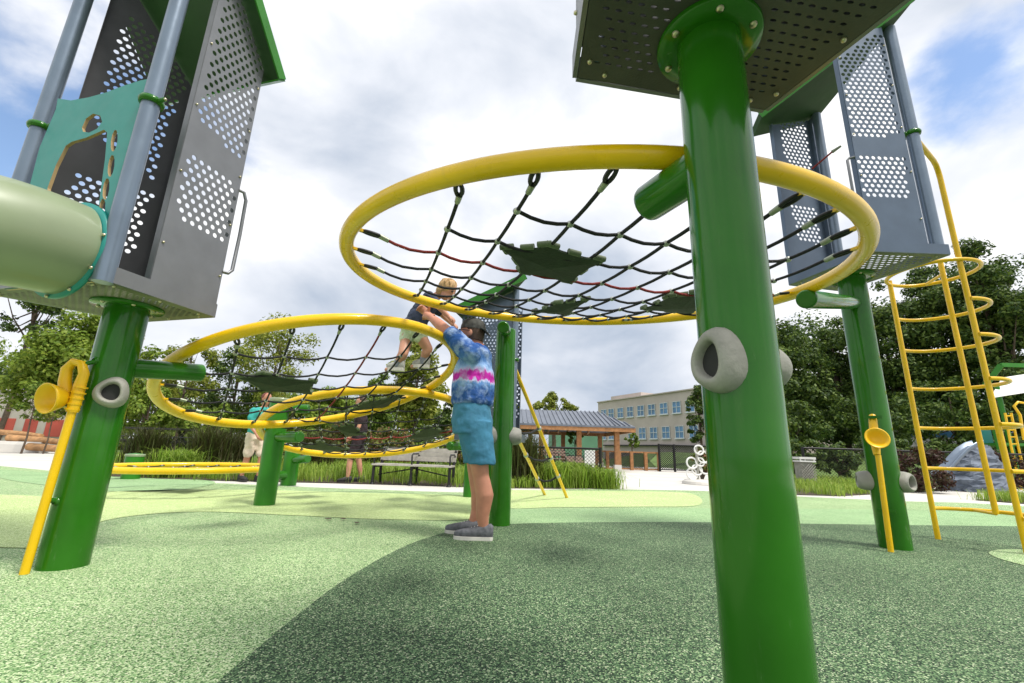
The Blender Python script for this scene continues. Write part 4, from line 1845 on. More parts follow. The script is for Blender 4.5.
# ---- the man
Ym = 3.58
mf = Vector((-1, .06, 0)).normalized()          # the way he faces
ml = Z3.cross(mf)                               # his left, towards the viewer
gm = G(478, 536)
man = thing('person', 'man in blue tie-dye shirt and blue shorts reaching up to hold a child', 'person', (W(478, 480, Ym).x, Ym, 0))
nearY, farY = Ym - .11, Ym + .11
aN = W(484, 521, nearY)
aN.z = .085
aF = W(473, 519, farY)
aF.z = .085
kN, kF = W(481, 477, nearY), W(476, 475, farY)
hN, hF = W(474, 425, nearY), W(473, 425, farY)
pel, che, nec = W(473, 414, Ym), W(474, 366, Ym), W(478, 345, Ym)
hd_c = W(472, 334, Ym)
sN, sF = W(468, 351, Ym - .185), W(465, 350, Ym + .185)
eN, wN = W(447, 331, Ym - .10), W(430, 317, Ym + .03)
eF, wF = W(446, 330, Ym + .22), W(429, 315, Ym + .17)
b = MB()
limb(b, [hN, kN, kN - Z3 * .13 - mf * .034, kN - Z3 * .27 - mf * .024, aN], [.098, .063, .068, .050, .036])
limb(b, [hF, kF, kF - Z3 * .13 - mf * .034, kF - Z3 * .27 - mf * .024, aF], [.098, .063, .068, .050, .036])
for a_ in (aN, aF):
    limb(b, [a_ - Z3 * .045 - mf * .03, a_ - Z3 * .05 + mf * .13], [.035, .03])
b.loft([(pel - Z3 * .12, mf * .10, ml * .15), (pel, mf * .135, ml * .175), (pel.lerp(che, .4), mf * .14, ml * .165), (che, mf * .125, ml * .175), (nec - Z3 * .03, mf * .08, ml * .12), (nec + Z3 * .01, mf * .05, ml * .055)], 20)
limb(b, [nec - Z3 * .03, hd_c - Z3 * .05 - mf * .01], [.062, .058])
hf = (mf + Vector((0, .12, .10))).normalized()
head(b, hd_c, hf, Z3)
limb(b, [sN, eN, eN.lerp(wN, .35), wN], [.062, .047, .047, .028])
limb(b, [sF, eF, eF.lerp(wF, .35), wF], [.062, .047, .047, .028])
hold_n = Vector((.3, .6, -.6))
hand(b, wN, (wN - eN) + Vector((0, .12, -.02)), Vector((0, .75, -.5)), 1.0, .7, -1)
hand(b, wF, (wF - eF) + Vector((0, -.10, -.02)), Vector((0, -.75, -.4)), 1.0, .7, 1)
fused(b, 'body', M['skinred'], man, .0085)
# shirt
b = MB()
hem = W(472, 405, Ym)
sh_rings = [(hem - Z3 * .005, mf * .158, ml * .205), (hem + Z3 * .03, mf * .168, ml * .212), (hem + Z3 * .14, mf * .174 , ml * .21), (hem + Z3 * .27, mf * .160, ml * .208), (che + Z3 * .02, mf * .145, ml * .205), (nec - Z3 * .075 , mf * .115, ml * .185), (nec - Z3 * .03, mf * .088, ml * .12), (nec - Z3 * .0, mf * .07, ml * .075)]
b.loft(sh_rings, 28)
for (s_, e_) in ((sN, eN), (sF, eF)):
    b.sphere(s_, .082, 14, 8)
    d_ = (e_ - s_).normalized()
    limb(b, [s_ - d_ * .04, s_ + d_ * .07, s_.lerp(e_, .78)], [.085, .082, .074])
fused(b, 'shirt', tiedye(), man, .009, 5, .03, .085)
# shorts
b = MB()
b.loft([(hem + Z3 * .05, mf * .140, ml * .18), (hem - Z3 * .03, mf * .152, ml * .205), (pel - Z3 * .07, mf * .164, ml * .224), (pel - Z3 * .16, mf * .150, ml * .220)], 26)
for (h_, k_, px) in ((hN, kN, 472), (hF, kF, 469)):
    kn = k_ + Z3 * .105
    b.loft([(h_ + Z3 * .03, mf * .142, ml * .108), (h_.lerp(kn, .5), mf * .122, ml * .105), (kn + Z3 * .02, mf * .108, ml * .102), (kn - Z3 * .012, mf * .106, ml * .10)], 20)
fused(b, 'shorts', M['shorts'], man, .009, 4, .02, .07)
for a_ in (aN, aF):
    shoe(man, a_, mf + Vector((0, -.02 if a_ is aN else .05, 0)), 0.0, .285, .105)
# cap worn backwards, strap, glasses, short hair
hf_, hl_, hu_ = hf.normalized(), Z3.cross(hf).normalized(), None
hu_ = hf_.cross(hl_).normalized()
Mh = Matrix((hf_, hl_, hu_)).transposed()
b = MB()
ringsc = []
for (t, k) in ((.0, 1.0), (.3, .985), (.6, .88), (.8, .68), (.95, .35), (1.0, .05)):
    ringsc.append((hd_c + hu_ * (.035 + .105 * t) - hf_ * .004, hf_ * .108 * k, hl_ * .089 * k))
b.loft(ringsc, 24)
for i in range(1):
    br = []
    for k in range(13):
        a = -PI / 2 + PI * k / 12
        br.append(hd_c + hu_ * .038 - hf_ * (.085 + .085 * math.cos(a)) + hl_ * .085 * math.sin(a) - hu_ * (.055 * math.cos(a) ** 2))
    b.prism(br, hu_ * .006)
cap = b.build('cap', M['greycap'], man)
b = MB()
b.loft([(hd_c - hu_ * .055 - hf_ * .035, hf_ * .068, hl_ * .073), (hd_c - hu_ * .0 - hf_ * .022, hf_ * .086, hl_ * .083), (hd_c + hu_ * .045 - hf_ * .014, hf_ * .092, hl_ * .086)], 20)
b.build('hair', M['brownhair'], man)
b = MB()
for sg in (1, -1):
    ec = hd_c + hf_ * .098 + hl_ * sg * .034 + hu_ * .006
    b.tube([ec + hl_ * .026 * math.cos(a) + hu_ * .019 * math.sin(a) for a in [2 * PI * q / 14 for q in range(14)]], .0035, 6, closed=True)
    b.tube([ec + hl_ * sg * .027, hd_c + hl_ * sg * .088 + hf_ * .07 + hu_ * .012, hd_c + hl_ * sg * .088 - hf_ * .005 + hu_ * .008], .0035, 6)
b.build('glasses', M['black'], man)
for sg in (1, -1):
    b = MB()
    b.sphere(hd_c + hf_ * .090 + hl_ * sg * .033 + hu_ * .004, .011, 8, 6)
    b.build('eye', M['white'], man)

# ---- the child climbing on the tilted ring
Yb = 3.74
ft1, ft2 = onplane(393, 372, g2[0] - g2[1] * .0, g2[1]), onplane(424, 368, g2[0], g2[1])
Yb = (ft1.y + ft2.y) / 2 + .02
boy = thing('person', 'small blond child in navy top and pale shorts climbing on the net ring', 'person', (ft1 + ft2) / 2)
A1, A2 = ft1 + Vector((.03, 0, .07)), ft2 + Vector((-.02, 0, .06))
K1, K2 = W(403, 354, A1.y - .02), W(428, 349, A2.y - .02)
Hc = W(412, 327, Yb + .02)
H1, H2 = W(409, 330, Yb + .07), W(416, 329, Yb - .05)
Sc = W(432, 299, Yb + .02)
Hd = W(447, 290, Yb - .02)
bf = Vector((.80, -.25, -.45)).normalized()
bd = (Sc - Hc).normalized()
bl2 = Vector((0, 1, 0))
bl2 = (bl2 - bd * bl2.dot(bd)).normalized()
bn2 = bd.cross(bl2)
b = MB()
limb(b, [H1, K1, K1.lerp(A1, .35), A1], [.068, .046, .046, .028])
limb(b, [H2, K2, K2.lerp(A2, .35), A2], [.068, .046, .046, .028])
for a_ in (A1, A2):
    limb(b, [a_ - Z3 * .03, a_ - Z3 * .03 + Vector((-.09, 0, -.02))], [.025, .022])
b.loft([(Hc - bd * .05, bn2 * .075, bl2 * .10), (Hc + bd * .06, bn2 * .085, bl2 * .115), (Hc.lerp(Sc, .6), bn2 * .085, bl2 * .12), (Sc - bd * .02, bn2 * .07, bl2 * .12), (Sc + bd * .03, bn2 * .04, bl2 * .05)], 18)
limb(b, [Sc, Hd], [.042, .042])
head(b, Hd, bf, (Z3 + Vector((.35, 0, 0))).normalized(), .86)
for sg in (1, -1):
    s_ = Sc - bd * .02 + bl2 * sg * .12
    e_ = s_ + Vector((.10, .02 * sg, -.10))
    w_ = W(462, 322, Yb + .12 * sg)
    w_ = s_ + Vector((.20, .0, -.19))
    limb(b, [s_, e_, w_], [.036, .030, .021])
    hand(b, w_, w_ - e_, Vector((-.4, 0, -.8)), .72, .9, sg)
fused(b, 'body', M['skin'], boy, .0075)
b = MB()
b.loft([(Hc - bd * .01, bn2 * .092, bl2 * .122), (Hc + bd * .08, bn2 * .100, bl2 * .130), (Hc.lerp(Sc, .6), bn2 * .098, bl2 * .135), (Sc - bd * .02, bn2 * .082, bl2 * .135), (Sc + bd * .02, bn2 * .05, bl2 * .06)], 20)
for sg in (1, -1):
    s_ = Sc - bd * .02 + bl2 * sg * .12
    limb(b, [s_, s_ + Vector((.07, .015 * sg, -.07))], [.055, .05])
fused(b, 'shirt', M['navy'], boy, .009, 4, .03, .06)
b = MB()
b.loft([(Hc + bd * .04, bn2 * .085, bl2 * .112), (Hc - bd * .07, bn2 * .095, bl2 * .125)], 18)
limb(b, [H1, H1.lerp(K1, .42)], [.078, .066])
limb(b, [H2, H2.lerp(K2, .42)], [.078, .066])
fused(b, 'shorts', M['mint'], boy, .009, 4, .03, .06)
b = MB()
hu2 = (Z3 + Vector((.35, 0, 0))).normalized()
hl2 = hu2.cross(bf).normalized()
hu2 = bf.cross(hl2)
Mb = Matrix((bf, hl2, hu2)).transposed()
rd = random.Random(4)
b.sphere(Hd + hu2 * .028 - bf * .014, .092, 20, 14, (1.0, .92, .98), Mb)
b.sphere(Hd - bf * .045 - hu2 * .02, .07, 14, 10, (.8, 1.0, 1.1), Mb)
for k in range(60):
    a, e_ = rd.uniform(0, 2 * PI), rd.uniform(.0, 1.3)
    d_ = (bf * math.cos(a) * math.sin(e_) + hl2 * math.sin(a) * math.sin(e_) + hu2 * math.cos(e_))
    if d_.dot(bf) > .55:
        continue
    p0 = Hd + hu2 * .03 - bf * .014 + d_ * .078
    b.tube([p0, p0 + d_ * .015 - Z3 * .012, p0 + d_ * .017 - Z3 * .038], [.016, .013, .003], 6)
b.build('hair', M['blond'], boy)
for sg in (1, -1):
    b = MB()
    b.sphere(Hd + bf * .076 + hl2 * sg * .028 + hu2 * .004, .011, 8, 6)
    b.build('eye', M['dark'], boy)
    a_ = A1 if sg > 0 else A2
    k_ = K1 if sg > 0 else K2
    b = MB()
    limb(b, [a_ - Z3 * .01, a_.lerp(k_, .33)], [.033, .036])
    b.build('sock', M['sock'], boy)
    shoe(boy, a_, Vector((-1, .1, 0)), a_.z - .062, .165, .062, M['paleshoe'], M['sole'])


# ---- people standing farther back
def stander(label, px, pyfoot, py_head, f, top, bottom, hairm, skin, stride=.12, lean=0.0, shoem=None, sleeve=.45, hemk=.30):
    g = G(px, pyfoot)
    hh = W(px, py_head, g.y).z
    s = hh / 1.75
    f = Vector(f).normalized()
    l = Z3.cross(f)
    t = thing('person', label, 'person', g)
    o = g

    def P(a, b_, z):
        return o + f * (a * s) + l * (b_ * s) + Z3 * (z * s)
    b = MB()
    An = [P(stride, .10, .08), P(-stride, -.10, .08)]
    Kn = [P(stride * .7 + .03, .10, .48), P(-stride * .4 + .02, -.10, .48)]
    Hn = [P(0, .09, .90), P(0, -.09, .90)]
    for a_, k_, h_ in zip(An, Kn, Hn):
        limb(b, [h_, k_, k_.lerp(a_, .35), a_], [.092 * s, .06 * s, .058 * s, .036 * s], 10)
        limb(b, [a_ - Z3 * .04 * s - f * .03 * s, a_ - Z3 * .05 * s + f * .14 * s], [.035 * s, .028 * s], 8)
    b.loft([(P(0, 0, .84), f * .1 * s, l * .15 * s), (P(0, 0, .98), f * .12 * s, l * .165 * s), (P(.5 * lean, 0, 1.28), f * .115 * s, l * .175 * s), (P(.8 * lean, 0, 1.42), f * .08 * s, l * .15 * s), (P(lean, 0, 1.48), f * .05 * s, l * .05 * s)], 16)
    hc_ = P(lean + .04, 0, 1.63)
    limb(b, [P(lean, 0, 1.44), hc_ - Z3 * .05 * s], [.055 * s, .052 * s], 10)
    head(b, hc_, (f + Z3 * -.25 * (1 if lean else 0)), Z3, s)
    arms_ = []
    for sg in (1, -1):
        s_, e_, w_ = P(.75 * lean, .19 * sg, 1.38), P(.75 * lean + .02, .24 * sg, 1.10), P(.75 * lean + .17, .14 * sg, .90)
        arms_.append((s_, e_))
        limb(b, [s_, e_, w_], [.05 * s, .04 * s, .026 * s], 10)
        hand(b, w_, w_ - e_, -l * sg, s, .5, sg)
    fused(b, 'body', skin, t, .012)
    b = MB()
    b.loft([(P(0, 0, .90), f * .135 * s, l * .182 * s), (P(.1 * lean, 0, 1.05), f * .142 * s, l * .186 * s), (P(.5 * lean, 0, 1.28), f * .132 * s, l * .195 * s), (P(.8 * lean, 0, 1.42), f * .098 * s, l * .17 * s), (P(lean, 0, 1.475), f * .06 * s, l * .065 * s)], 18)
    for (s_, e_) in arms_:
        limb(b, [s_, s_.lerp(e_, sleeve + .2)], [.066 * s, .058 * s], 10)
    fused(b, 'shirt', top, t, .014, 4, .05, .09)
    b = MB()
    b.loft([(P(0, 0, .97), f * .128 * s, l * .172 * s), (P(0, 0, .82), f * .14 * s, l * .18 * s)], 16)
    for h_, k_ in zip(Hn, Kn):
        limb(b, [h_, h_.lerp(k_, .86)], [.11 * s, .094 * s], 12)
    fused(b, 'shorts', bottom, t, .014, 4, .05, .09)
    b = MB()
    b.sphere(hc_ + Z3 * .03 * s - f * .018 * s, .1 * s, 14, 10, (1, .86, 1.05))
    b.build('hair', hairm, t)
    for a_ in An:
        shoe(t, a_, f, 0.0, .27 * s, .10 * s, shoem or M['dark'], M['dark'])
    return t


stander('person in teal shirt and cream shorts behind the low ring at the left', 249, 481.5, 393, (.85, -.5, 0), M['tealcloth'], M['cream'], M['auburn'], M['skinred'], .12, .10)
stander('person in dark top whose bare legs show under the net ring beside the bench', 354, 482.5, 396, (-.95, -.3, 0), M['maroon'], M['maroon'], M['brownhair'], M['skin'], .13, .0)
# ------------------------------------------------------------------ vegetation
def npmesh(name, V, nper, mt, o):
    """V: (n*nper,3) array of polygons of nper corners each"""
    n = len(V) // nper
    me = bpy.data.meshes.new(name)
    me.vertices.add(len(V))
    me.vertices.foreach_set('co', (V - np.array(o)).astype(np.float32).ravel())
    me.loops.add(len(V))
    me.loops.foreach_set('vertex_index', np.arange(len(V), dtype=np.int32))
    me.polygons.add(n)
    me.polygons.foreach_set('loop_start', np.arange(0, len(V), nper, dtype=np.int32))
    me.update(calc_edges=True)
    me.validate()
    me.materials.append(mt)
    ob = bpy.data.objects.new(name, me)
    col.objects.link(ob)
    return ob


def grassmesh(name, V, mt, o):
    n = len(V) // 6
    me = bpy.data.meshes.new(name)
    me.vertices.add(len(V))
    me.vertices.foreach_set('co', (V - np.array(o)).astype(np.float32).ravel())
    base = (np.arange(n) * 6)[:, None]
    idx = (base + np.array([0, 1, 2, 5, 5, 2, 3, 4])).ravel().astype(np.int32)
    me.loops.add(len(idx))
    me.loops.foreach_set('vertex_index', idx)
    me.polygons.add(n * 2)
    me.polygons.foreach_set('loop_start', np.arange(0, len(idx), 4, dtype=np.int32))
    me.update(calc_edges=True)
    me.validate()
    me.materials.append(mt)
    ob = bpy.data.objects.new(name, me)
    col.objects.link(ob)
    return ob


def leaves(cents, radii, n, size, rs, flat=.75):
    """n leaf quads spread through clumps"""
    k = len(cents)
    w = radii ** 2
    idx = rs.choice(k, n, p=w / w.sum())
    d = rs.normal(size=(n, 3))
    d /= np.linalg.norm(d, axis=1)[:, None]
    rad = radii[idx] * (rs.rand(n) ** .45)
    p = cents[idx] + d * rad[:, None] * np.array([1, 1, flat])
    # leaves lie mostly flat-ish but turned all ways
    nn = rs.normal(size=(n, 3)) * .6 + np.array([0, 0, .45]) + d * 1.0
    nn /= np.linalg.norm(nn, axis=1)[:, None]
    t = np.cross(nn, rs.normal(size=(n, 3)))
    t /= np.linalg.norm(t, axis=1)[:, None]
    u = np.cross(nn, t)
    s = size * (.6 + .8 * rs.rand(n))[:, None]
    q = np.stack([p - t * s, p + u * s * .55 + nn * s * .15, p + t * s, p - u * s * .55 + nn * s * .15], 1)
    return q.reshape(-1, 3)


def tree(label, px, Y, ytop, halfpx, ybot, mt, n, leaf, seed, trunkpx=3.0, clumps=60, z0=0.0, name='tree', group=None, cat='tree', lean=0, crownshape=1.0, hollow=.55):
    rs = np.random.RandomState(seed)
    base = W(px, 450, Y)
    base.z = z0
    top = W(px, ytop, Y).z
    bot = W(px, ybot, Y).z
    hw = halfpx * Y / FPX
    t = thing(name, label, cat, base, group)
    H = top - z0
    cz, ch = (top + bot) / 2, (top - bot) / 2
    # clumps in an uneven ellipsoid
    cents = []
    rad = []
    for i in range(clumps):
        d = rs.normal(size=3)
        d /= np.linalg.norm(d)
        r = hollow + (1 - hollow) * rs.rand() ** .6
        k = 1 + .16 * math.sin(3 * math.atan2(d[1], d[0]) + seed) + .1 * rs.normal()
        tz_ = d[2] * r
        wid = (1 - .35 * max(0, tz_) * crownshape)
        cents.append((base.x + lean + d[0] * r * hw * .82 * k * wid, base.y + d[1] * r * hw * .82 * k * wid, cz + tz_ * ch * .86))
        rad.append(min(hw, ch) * (.15 + .16 * rs.rand()))
    cents = np.array(cents)
    rad = np.array(rad)
    cr = npmesh('crown', leaves(cents, rad, n, leaf, rs), 4, mt, base)
    cr.parent = t
    b = MB()
    tr_ = trunkpx * Y / FPX / 2
    fork = Vector((base.x + lean * .5, base.y, z0 + (bot - z0) * .9 + ch * .25))
    b.tube([base, base.lerp(fork, .5) + Vector((.05 * H * .3, 0, 0)), fork, Vector((base.x + lean, base.y, cz + ch * .5))], [tr_ * 1.25, tr_, tr_ * .8, tr_ * .25], 8)
    for i in rs.choice(len(cents), min(16, len(cents)), False):
        c = Vector(cents[i])
        s_ = fork.lerp(Vector((base.x + lean, base.y, cz)), rs.rand() * .8)
        mid = s_.lerp(c, .5) + Vector((0, 0, -.04 * H))
        b.tube([s_, mid, c], [tr_ * .4, tr_ * .24, tr_ * .07], 5)
    b.build('trunk', M['bark'], t)
    return t


GL, GR = 'trees behind the playground on the left', 'dark trees behind the fence on the right'
tree('tall dark tree at the far left edge with a leaning bare trunk', -6, 25, 262, 40, 342, L_DARK, 6000, .10, 1, 4.5, 44, group=GL, hollow=.6)
tree('broad bright green tree between the left edge and the green tower post', 66, 21, 308, 58, 432, L_BRIGHT, 34000, .095, 2, 4, 130, group=GL, crownshape=.5, hollow=.2)
tree('dark conifer low at the left edge behind the mural wall', 8, 27, 352, 26, 430, L_DARK, 5000, .085, 3, 4, 30, group=GL, hollow=.3)
tree('thin leafy sapling in front of the mural wall', 22, 17, 372, 15, 425, L_MID, 900, .06, 4, 1.5, 18, group=GL, name='sapling')
tree('thin yellow green sapling nearest the yellow talk tube', 44, 17.5, 386, 13, 428, L_LITE, 600, .06, 44, 1.2, 14, group=GL, name='sapling')
tree('sparse yellow green tree just right of the left tower post', 172, 22, 333, 32, 420, L_LITE, 5200, .075, 5, 3, 34, group=GL, hollow=.5)
tree('airy yellowish tree over the tilted ring', 262, 24, 312, 48, 410, L_LITE, 7000, .075, 6, 3, 44, group=GL, hollow=.5)
tree('mid green tree behind the tilted ring, darker than its neighbours', 225, 26, 345, 42, 430, L_DARK, 6000, .085, 7, 4, 44, group=GL, hollow=.35)
tree('low bushy tree behind the ornamental grasses at the left', 140, 17, 385, 34, 440, L_BRIGHT, 5500, .07, 8, 3, 40, group=GL, hollow=.3)
tree('low rounded tree left of the capped green post', 200, 17, 398, 40, 446, L_BRIGHT, 5500, .07, 9, 3, 40, group=GL, hollow=.3)
tree('rounded green tree in the gap below the tilted ring', 318, 20, 378, 40, 445, L_BRIGHT, 9000, .08, 10, 3, 44, group=GL, hollow=.35)
tree('pointed bright green tree seen between the child and the tilted ring', 412, 21, 334, 36, 440, L_LITE, 12000, .085, 11, 4, 60, group=GL, crownshape=1.5, hollow=.35)
tree('dark green tree to the left of the pointed bright tree', 375, 24, 368, 30, 445, L_MID, 8000, .08, 12, 3, 40, group=GL, hollow=.35)
tree('dark bushy tree far behind the bench', 456, 24, 398, 34, 450, L_DARK, 4500, .08, 13, 3, 40, group=GL, hollow=.3)
tree('round light green tree behind the pavilion roof', 553, 34, 391, 26, 425, L_LITE, 4200, .10, 14, 4, 44, hollow=.35)
tree('small tree at the left end of the pavilion roof', 510, 33, 397, 14, 440, L_LITE, 1800, .10, 15, 3, 24, hollow=.35)
tree('dense narrow dark tree against the right end of the tan building', 702, 26, 378, 17, 452, L_DARK, 4500, .075, 16, 3, 44, hollow=.25, crownshape=1.3)
tree('young green tree before the tan building, left one of two', 575, 22, 428, 9, 446, L_MID, 700, .06, 17, 1.2, 14, name='sapling')
tree('young green tree before the tan building, right one of two', 632, 22, 431, 9, 449, L_MID, 700, .06, 18, 1.2, 14, name='sapling')
for (lab, px, Y, yt, hw, sd_) in (('dark tree immediately right of the thickest green post', 800, 25, 312, 46, 21), ('dark tree left of the right tower post', 848, 28, 305, 40, 22), ('dark tree behind the right tower post and ladder', 905, 25, 272, 50, 23), ('tall dark tree behind the top of the yellow ladder', 965, 24, 243, 50, 24), ('tallest dark tree at the right edge', 1022, 22, 226, 50, 25)):
    tree(lab, px, Y, yt, hw, 462, L_DARK, 26000, .095, sd_, 7, 110, group=GR, hollow=.25, crownshape=.5, z0=.4)
for (lab, px, Y, yt, hw, sd_) in (('low dark bush under the trees beside the litter bin', 790, 21, 395, 40, 31), ('low dark bush between the right tower post and the ladder', 878, 21, 385, 46, 32), ('low dark bush behind the rungs of the ladder', 960, 21, 375, 48, 33), ('low dark bush at the right edge behind the white roof', 1025, 20, 360, 40, 34)):
    tree(lab, px, Y, yt, hw, 462, L_DARK, 7000, .08, sd_, 4, 50, group=GR, hollow=.2, crownshape=.3, z0=.3, name='understorey_bush', cat='bush')
for (lab, px, yt, hw, sd_) in (('dark undergrowth just behind the fence, beside the thickest green post', 792, 432, 30, 61), ('dark undergrowth just behind the fence, left of the right tower post', 836, 436, 28, 62), ('dark undergrowth behind the fence, between the tower post and the ladder', 884, 428, 30, 63), ('dark undergrowth behind the fence, framed by the ladder', 948, 432, 34, 64), ('dark undergrowth behind the fence at the right edge', 1012, 428, 34, 65)):
    tree(lab, px, 15.6, yt, hw, 480, L_DARK, 5000, .055, sd_, 3, 46, group='dark undergrowth behind the chain link fence', hollow=.2, crownshape=.2, z0=-.02, name='understorey_bush', cat='bush')
# the wood continues behind as one dark mass
rs = np.random.RandomState(77)
cents, rad = [], []
for i in range(150):
    Y = rs.uniform(31, 37)
    px = rs.uniform(770, 1080)
    yt = np.interp(px, [770, 800, 900, 1000, 1080], [335, 325, 300, 265, 250])
    z_ = rs.uniform(.5, W(px, yt, Y).z)
    q = W(px, 400, Y)
    cents.append((q.x, q.y, z_))
    rad.append(rs.uniform(1.0, 1.9))
wd_ = npmesh('woodland', leaves(np.array(cents), np.array(rad), 30000, .14, rs), 4, L_DARK, (0, 0, 0))
structure(wd_, 'stuff')
# low mixed green farther left, reads as one mass behind the separate trees
cents, rad = [], []
for i in range(300):
    Y = rs.uniform(27, 32)
    px = rs.uniform(-40, 480)
    yt = np.interp(px, [-40, 60, 110, 300, 470], [335, 340, 385, 398, 405])
    z_ = rs.uniform(.2, W(px, yt, Y).z)
    q = W(px, 400, Y)
    cents.append((q.x, q.y, z_))
    rad.append(rs.uniform(.7, 1.3))
wd_ = npmesh('woodland', leaves(np.array(cents), np.array(rad), 60000, .11, rs), 4, L_BRIGHT, (0, 0, 0))
structure(wd_, 'stuff')


def blades(pts, h, w, rs, spread=.5, droop=.0):
    n = len(pts)
    a = rs.rand(n) * 2 * PI
    hh = h * (.55 + .7 * rs.rand(n))
    lean = np.stack([np.cos(a), np.sin(a), np.zeros(n)], 1) * (hh * spread * rs.rand(n))[:, None]
    sd_ = np.stack([-np.sin(a), np.cos(a), np.zeros(n)], 1) * (w * (.6 + .6 * rs.rand(n)))[:, None]
    up_ = np.array([0, 0, 1.])
    p0, p1, p2 = pts, pts + lean * .35 + up_ * (hh * (.62 + .22 * droop))[:, None], pts + lean + up_ * (hh * (1 - .55 * droop * rs.rand(n)))[:, None]
    q = np.stack([p0 - sd_, p0 + sd_, p1 + sd_ * .8, p2 + sd_ * .1, p2 - sd_ * .1, p1 - sd_ * .8], 1)
    return q.reshape(-1, 3)


def in_poly_pts(poly, n, rs):
    poly = [(p[0], p[1]) for p in poly]
    xs, ys = [p[0] for p in poly], [p[1] for p in poly]
    out = []
    while len(out) < n:
        x, y = rs.uniform(min(xs), max(xs)), rs.uniform(min(ys), max(ys))
        if inpoly(x, y, poly):
            out.append((x, y, 0))
    return np.array(out, float)


beds = []
f_ = [G(x, y) for x, y in ((84, 475), (160, 479), (240, 481), (330, 483), (420, 485.5), (500, 488))]
beds.append([(p.x, p.y) for p in f_] + [(-.2, 11.5), (-4, 13), (-12, 13.5)])
f_ = [G(x, y) for x, y in ((506, 488), (560, 488.5), (606, 488))]
beds.append([(p.x, p.y) for p in f_] + [(2.3, 9.6), (1.6, 11), (-.15, 11)])
f_ = [G(x, y) for x, y in ((770, 494), (840, 496), (896, 493))]
beds.append([(p.x, p.y) for p in f_] + [(11.6, 12), (10.5, 15), (7.5, 15)])
f_ = [G(x, y) for x, y in ((975, 500), (1040, 505))]
beds.append([(p.x, p.y) for p in f_] + [(14, 9), (11.5, 10.5)])
for i, (bd_, n, h) in enumerate(zip(beds, (14000, 3500, 6000, 1800), (.30, .20, .22, .2))):
    sheet('planting_bed', bd_, .006, M['soil'])
    rs = np.random.RandomState(50 + i)
    pts = in_poly_pts(bd_, n, rs)
    # tussocks: pull the blades towards scattered centres
    cs = in_poly_pts(bd_, max(20, n // 90), rs)
    j = rs.randint(0, len(cs), n)
    pts = np.where((rs.rand(n) < .6)[:, None], cs[j] + rs.normal(size=(n, 3)) * np.array([.14, .14, 0]), pts)
    g_ = grassmesh('grass', blades(pts, h, .006, rs, 1.0, .8), L_GRASS, (0, 0, 0))
    structure(g_, 'stuff')


def clump(label, px, y, htop, spread, n, mt, w=.009, group='brown ornamental grass clumps', name='grass_clump', cat='grass clump', seed=1, lean=.6, droop=.25):
    g = G(px, y)
    h = W(px, htop, g.y).z
    rs = np.random.RandomState(seed)
    pts = np.array(g) + rs.normal(size=(n, 3)) * np.array([spread, spread, 0])
    V = blades(pts, h * .85, w, rs, lean, droop)
    ob = grassmesh(name, V, mt, g)
    ob.location = g
    ob['label'] = label
    ob['category'] = cat
    if group:
        ob['group'] = group
    return ob


clump('brown ornamental grass clump nearest the left tower post', 142, 474, 424, .13, 1500, L_BROWN, seed=1)
clump('brown ornamental grass clump over the right half of the lowest ring', 206, 475, 424, .15, 1600, L_BROWN, seed=2)
clump('brown ornamental grass clump beside the person in teal', 232, 473, 430, .12, 1000, L_BROWN, seed=3)
clump('brown ornamental grass clump behind the short stubbed post', 312, 474, 428, .14, 1100, L_BROWN, seed=4)
clump('pale fountain grass clump in front of the brown clumps', 174, 477, 445, .14, 1300, L_GRASS, w=.007, group=None, seed=5, lean=1.3, droop=.8)
clump('large fountain grass clump by the black fence post', 564, 486, 459, .26, 3600, L_GRASS, w=.006, group=None, seed=6, lean=1.5, droop=1.0)
clump('fountain grass clump right of the black fence post', 604, 488, 466, .12, 1300, L_GRASS, w=.006, group=None, seed=7, lean=1.5, droop=1.0)
clump('large brown green grass clump right behind the man\'s green post', 518, 485, 428, .18, 1700, L_BROWN, group=None, seed=8)


def shrub(label, px, y, ytop, halfpx, mt, n, leaf, seed, group=None, k=.5):
    g = G(px, y)
    top = W(px, ytop, g.y).z
    hw = halfpx * g.y / FPX
    rs = np.random.RandomState(seed)
    t = thing('shrub', label, 'shrub', g, group)
    c = []
    r = []
    for i in range(26):
        a, q = rs.rand() * 2 * PI, rs.rand() ** .5
        c.append((g.x + math.cos(a) * q * hw, g.y + math.sin(a) * q * hw * .8, top * (.12 + .78 * rs.rand() * (1 - .4 * q))))
        r.append(hw * (.22 + .2 * rs.rand()))
    f = npmesh('foliage', leaves(np.array(c), np.array(r), n, leaf, rs), 4, mt, g)
    f.parent = t
    b = MB()
    for i in range(0, 26, 2):
        b.tube([g, g.lerp(Vector(c[i]), .5) + Vector((0, 0, .05)), Vector(c[i])], [.014, .01, .004], 5)
    b.build('stem', M['bark'], t)
    return t


shrub('maroon leaved shrub right of the right tower post', 920, 492, 428, 24, L_MAROON, 4200, .035, 1)
shrub('maroon shrub at the right edge behind the ladder foot', 1012, 492, 448, 20, L_MAROON, 2600, .035, 2)
for i, (px, yt, hw, mt_, lab) in enumerate(((340, 408, 26, L_FLOWER, 'flowering shrub behind the person in the dark top'), (385, 412, 26, L_FLOWER, 'flowering shrub over the left end of the bench'), (432, 416, 24, L_MID, 'green shrub over the right end of the bench'), (300, 420, 18, L_MID, 'green shrub left of the person in the dark top'), (464, 408, 20, L_FLOWER, 'flowering shrub just left of the man\'s hip'))):
    shrub(lab, px, 470, yt, hw, mt_, 3600, .05, 10 + i, 'shrubs behind the bench')
shrub('pale flowering shrub with the ring climber before the tan building', 702, 482, 436, 9, L_FLOWER, 1200, .035, 20)

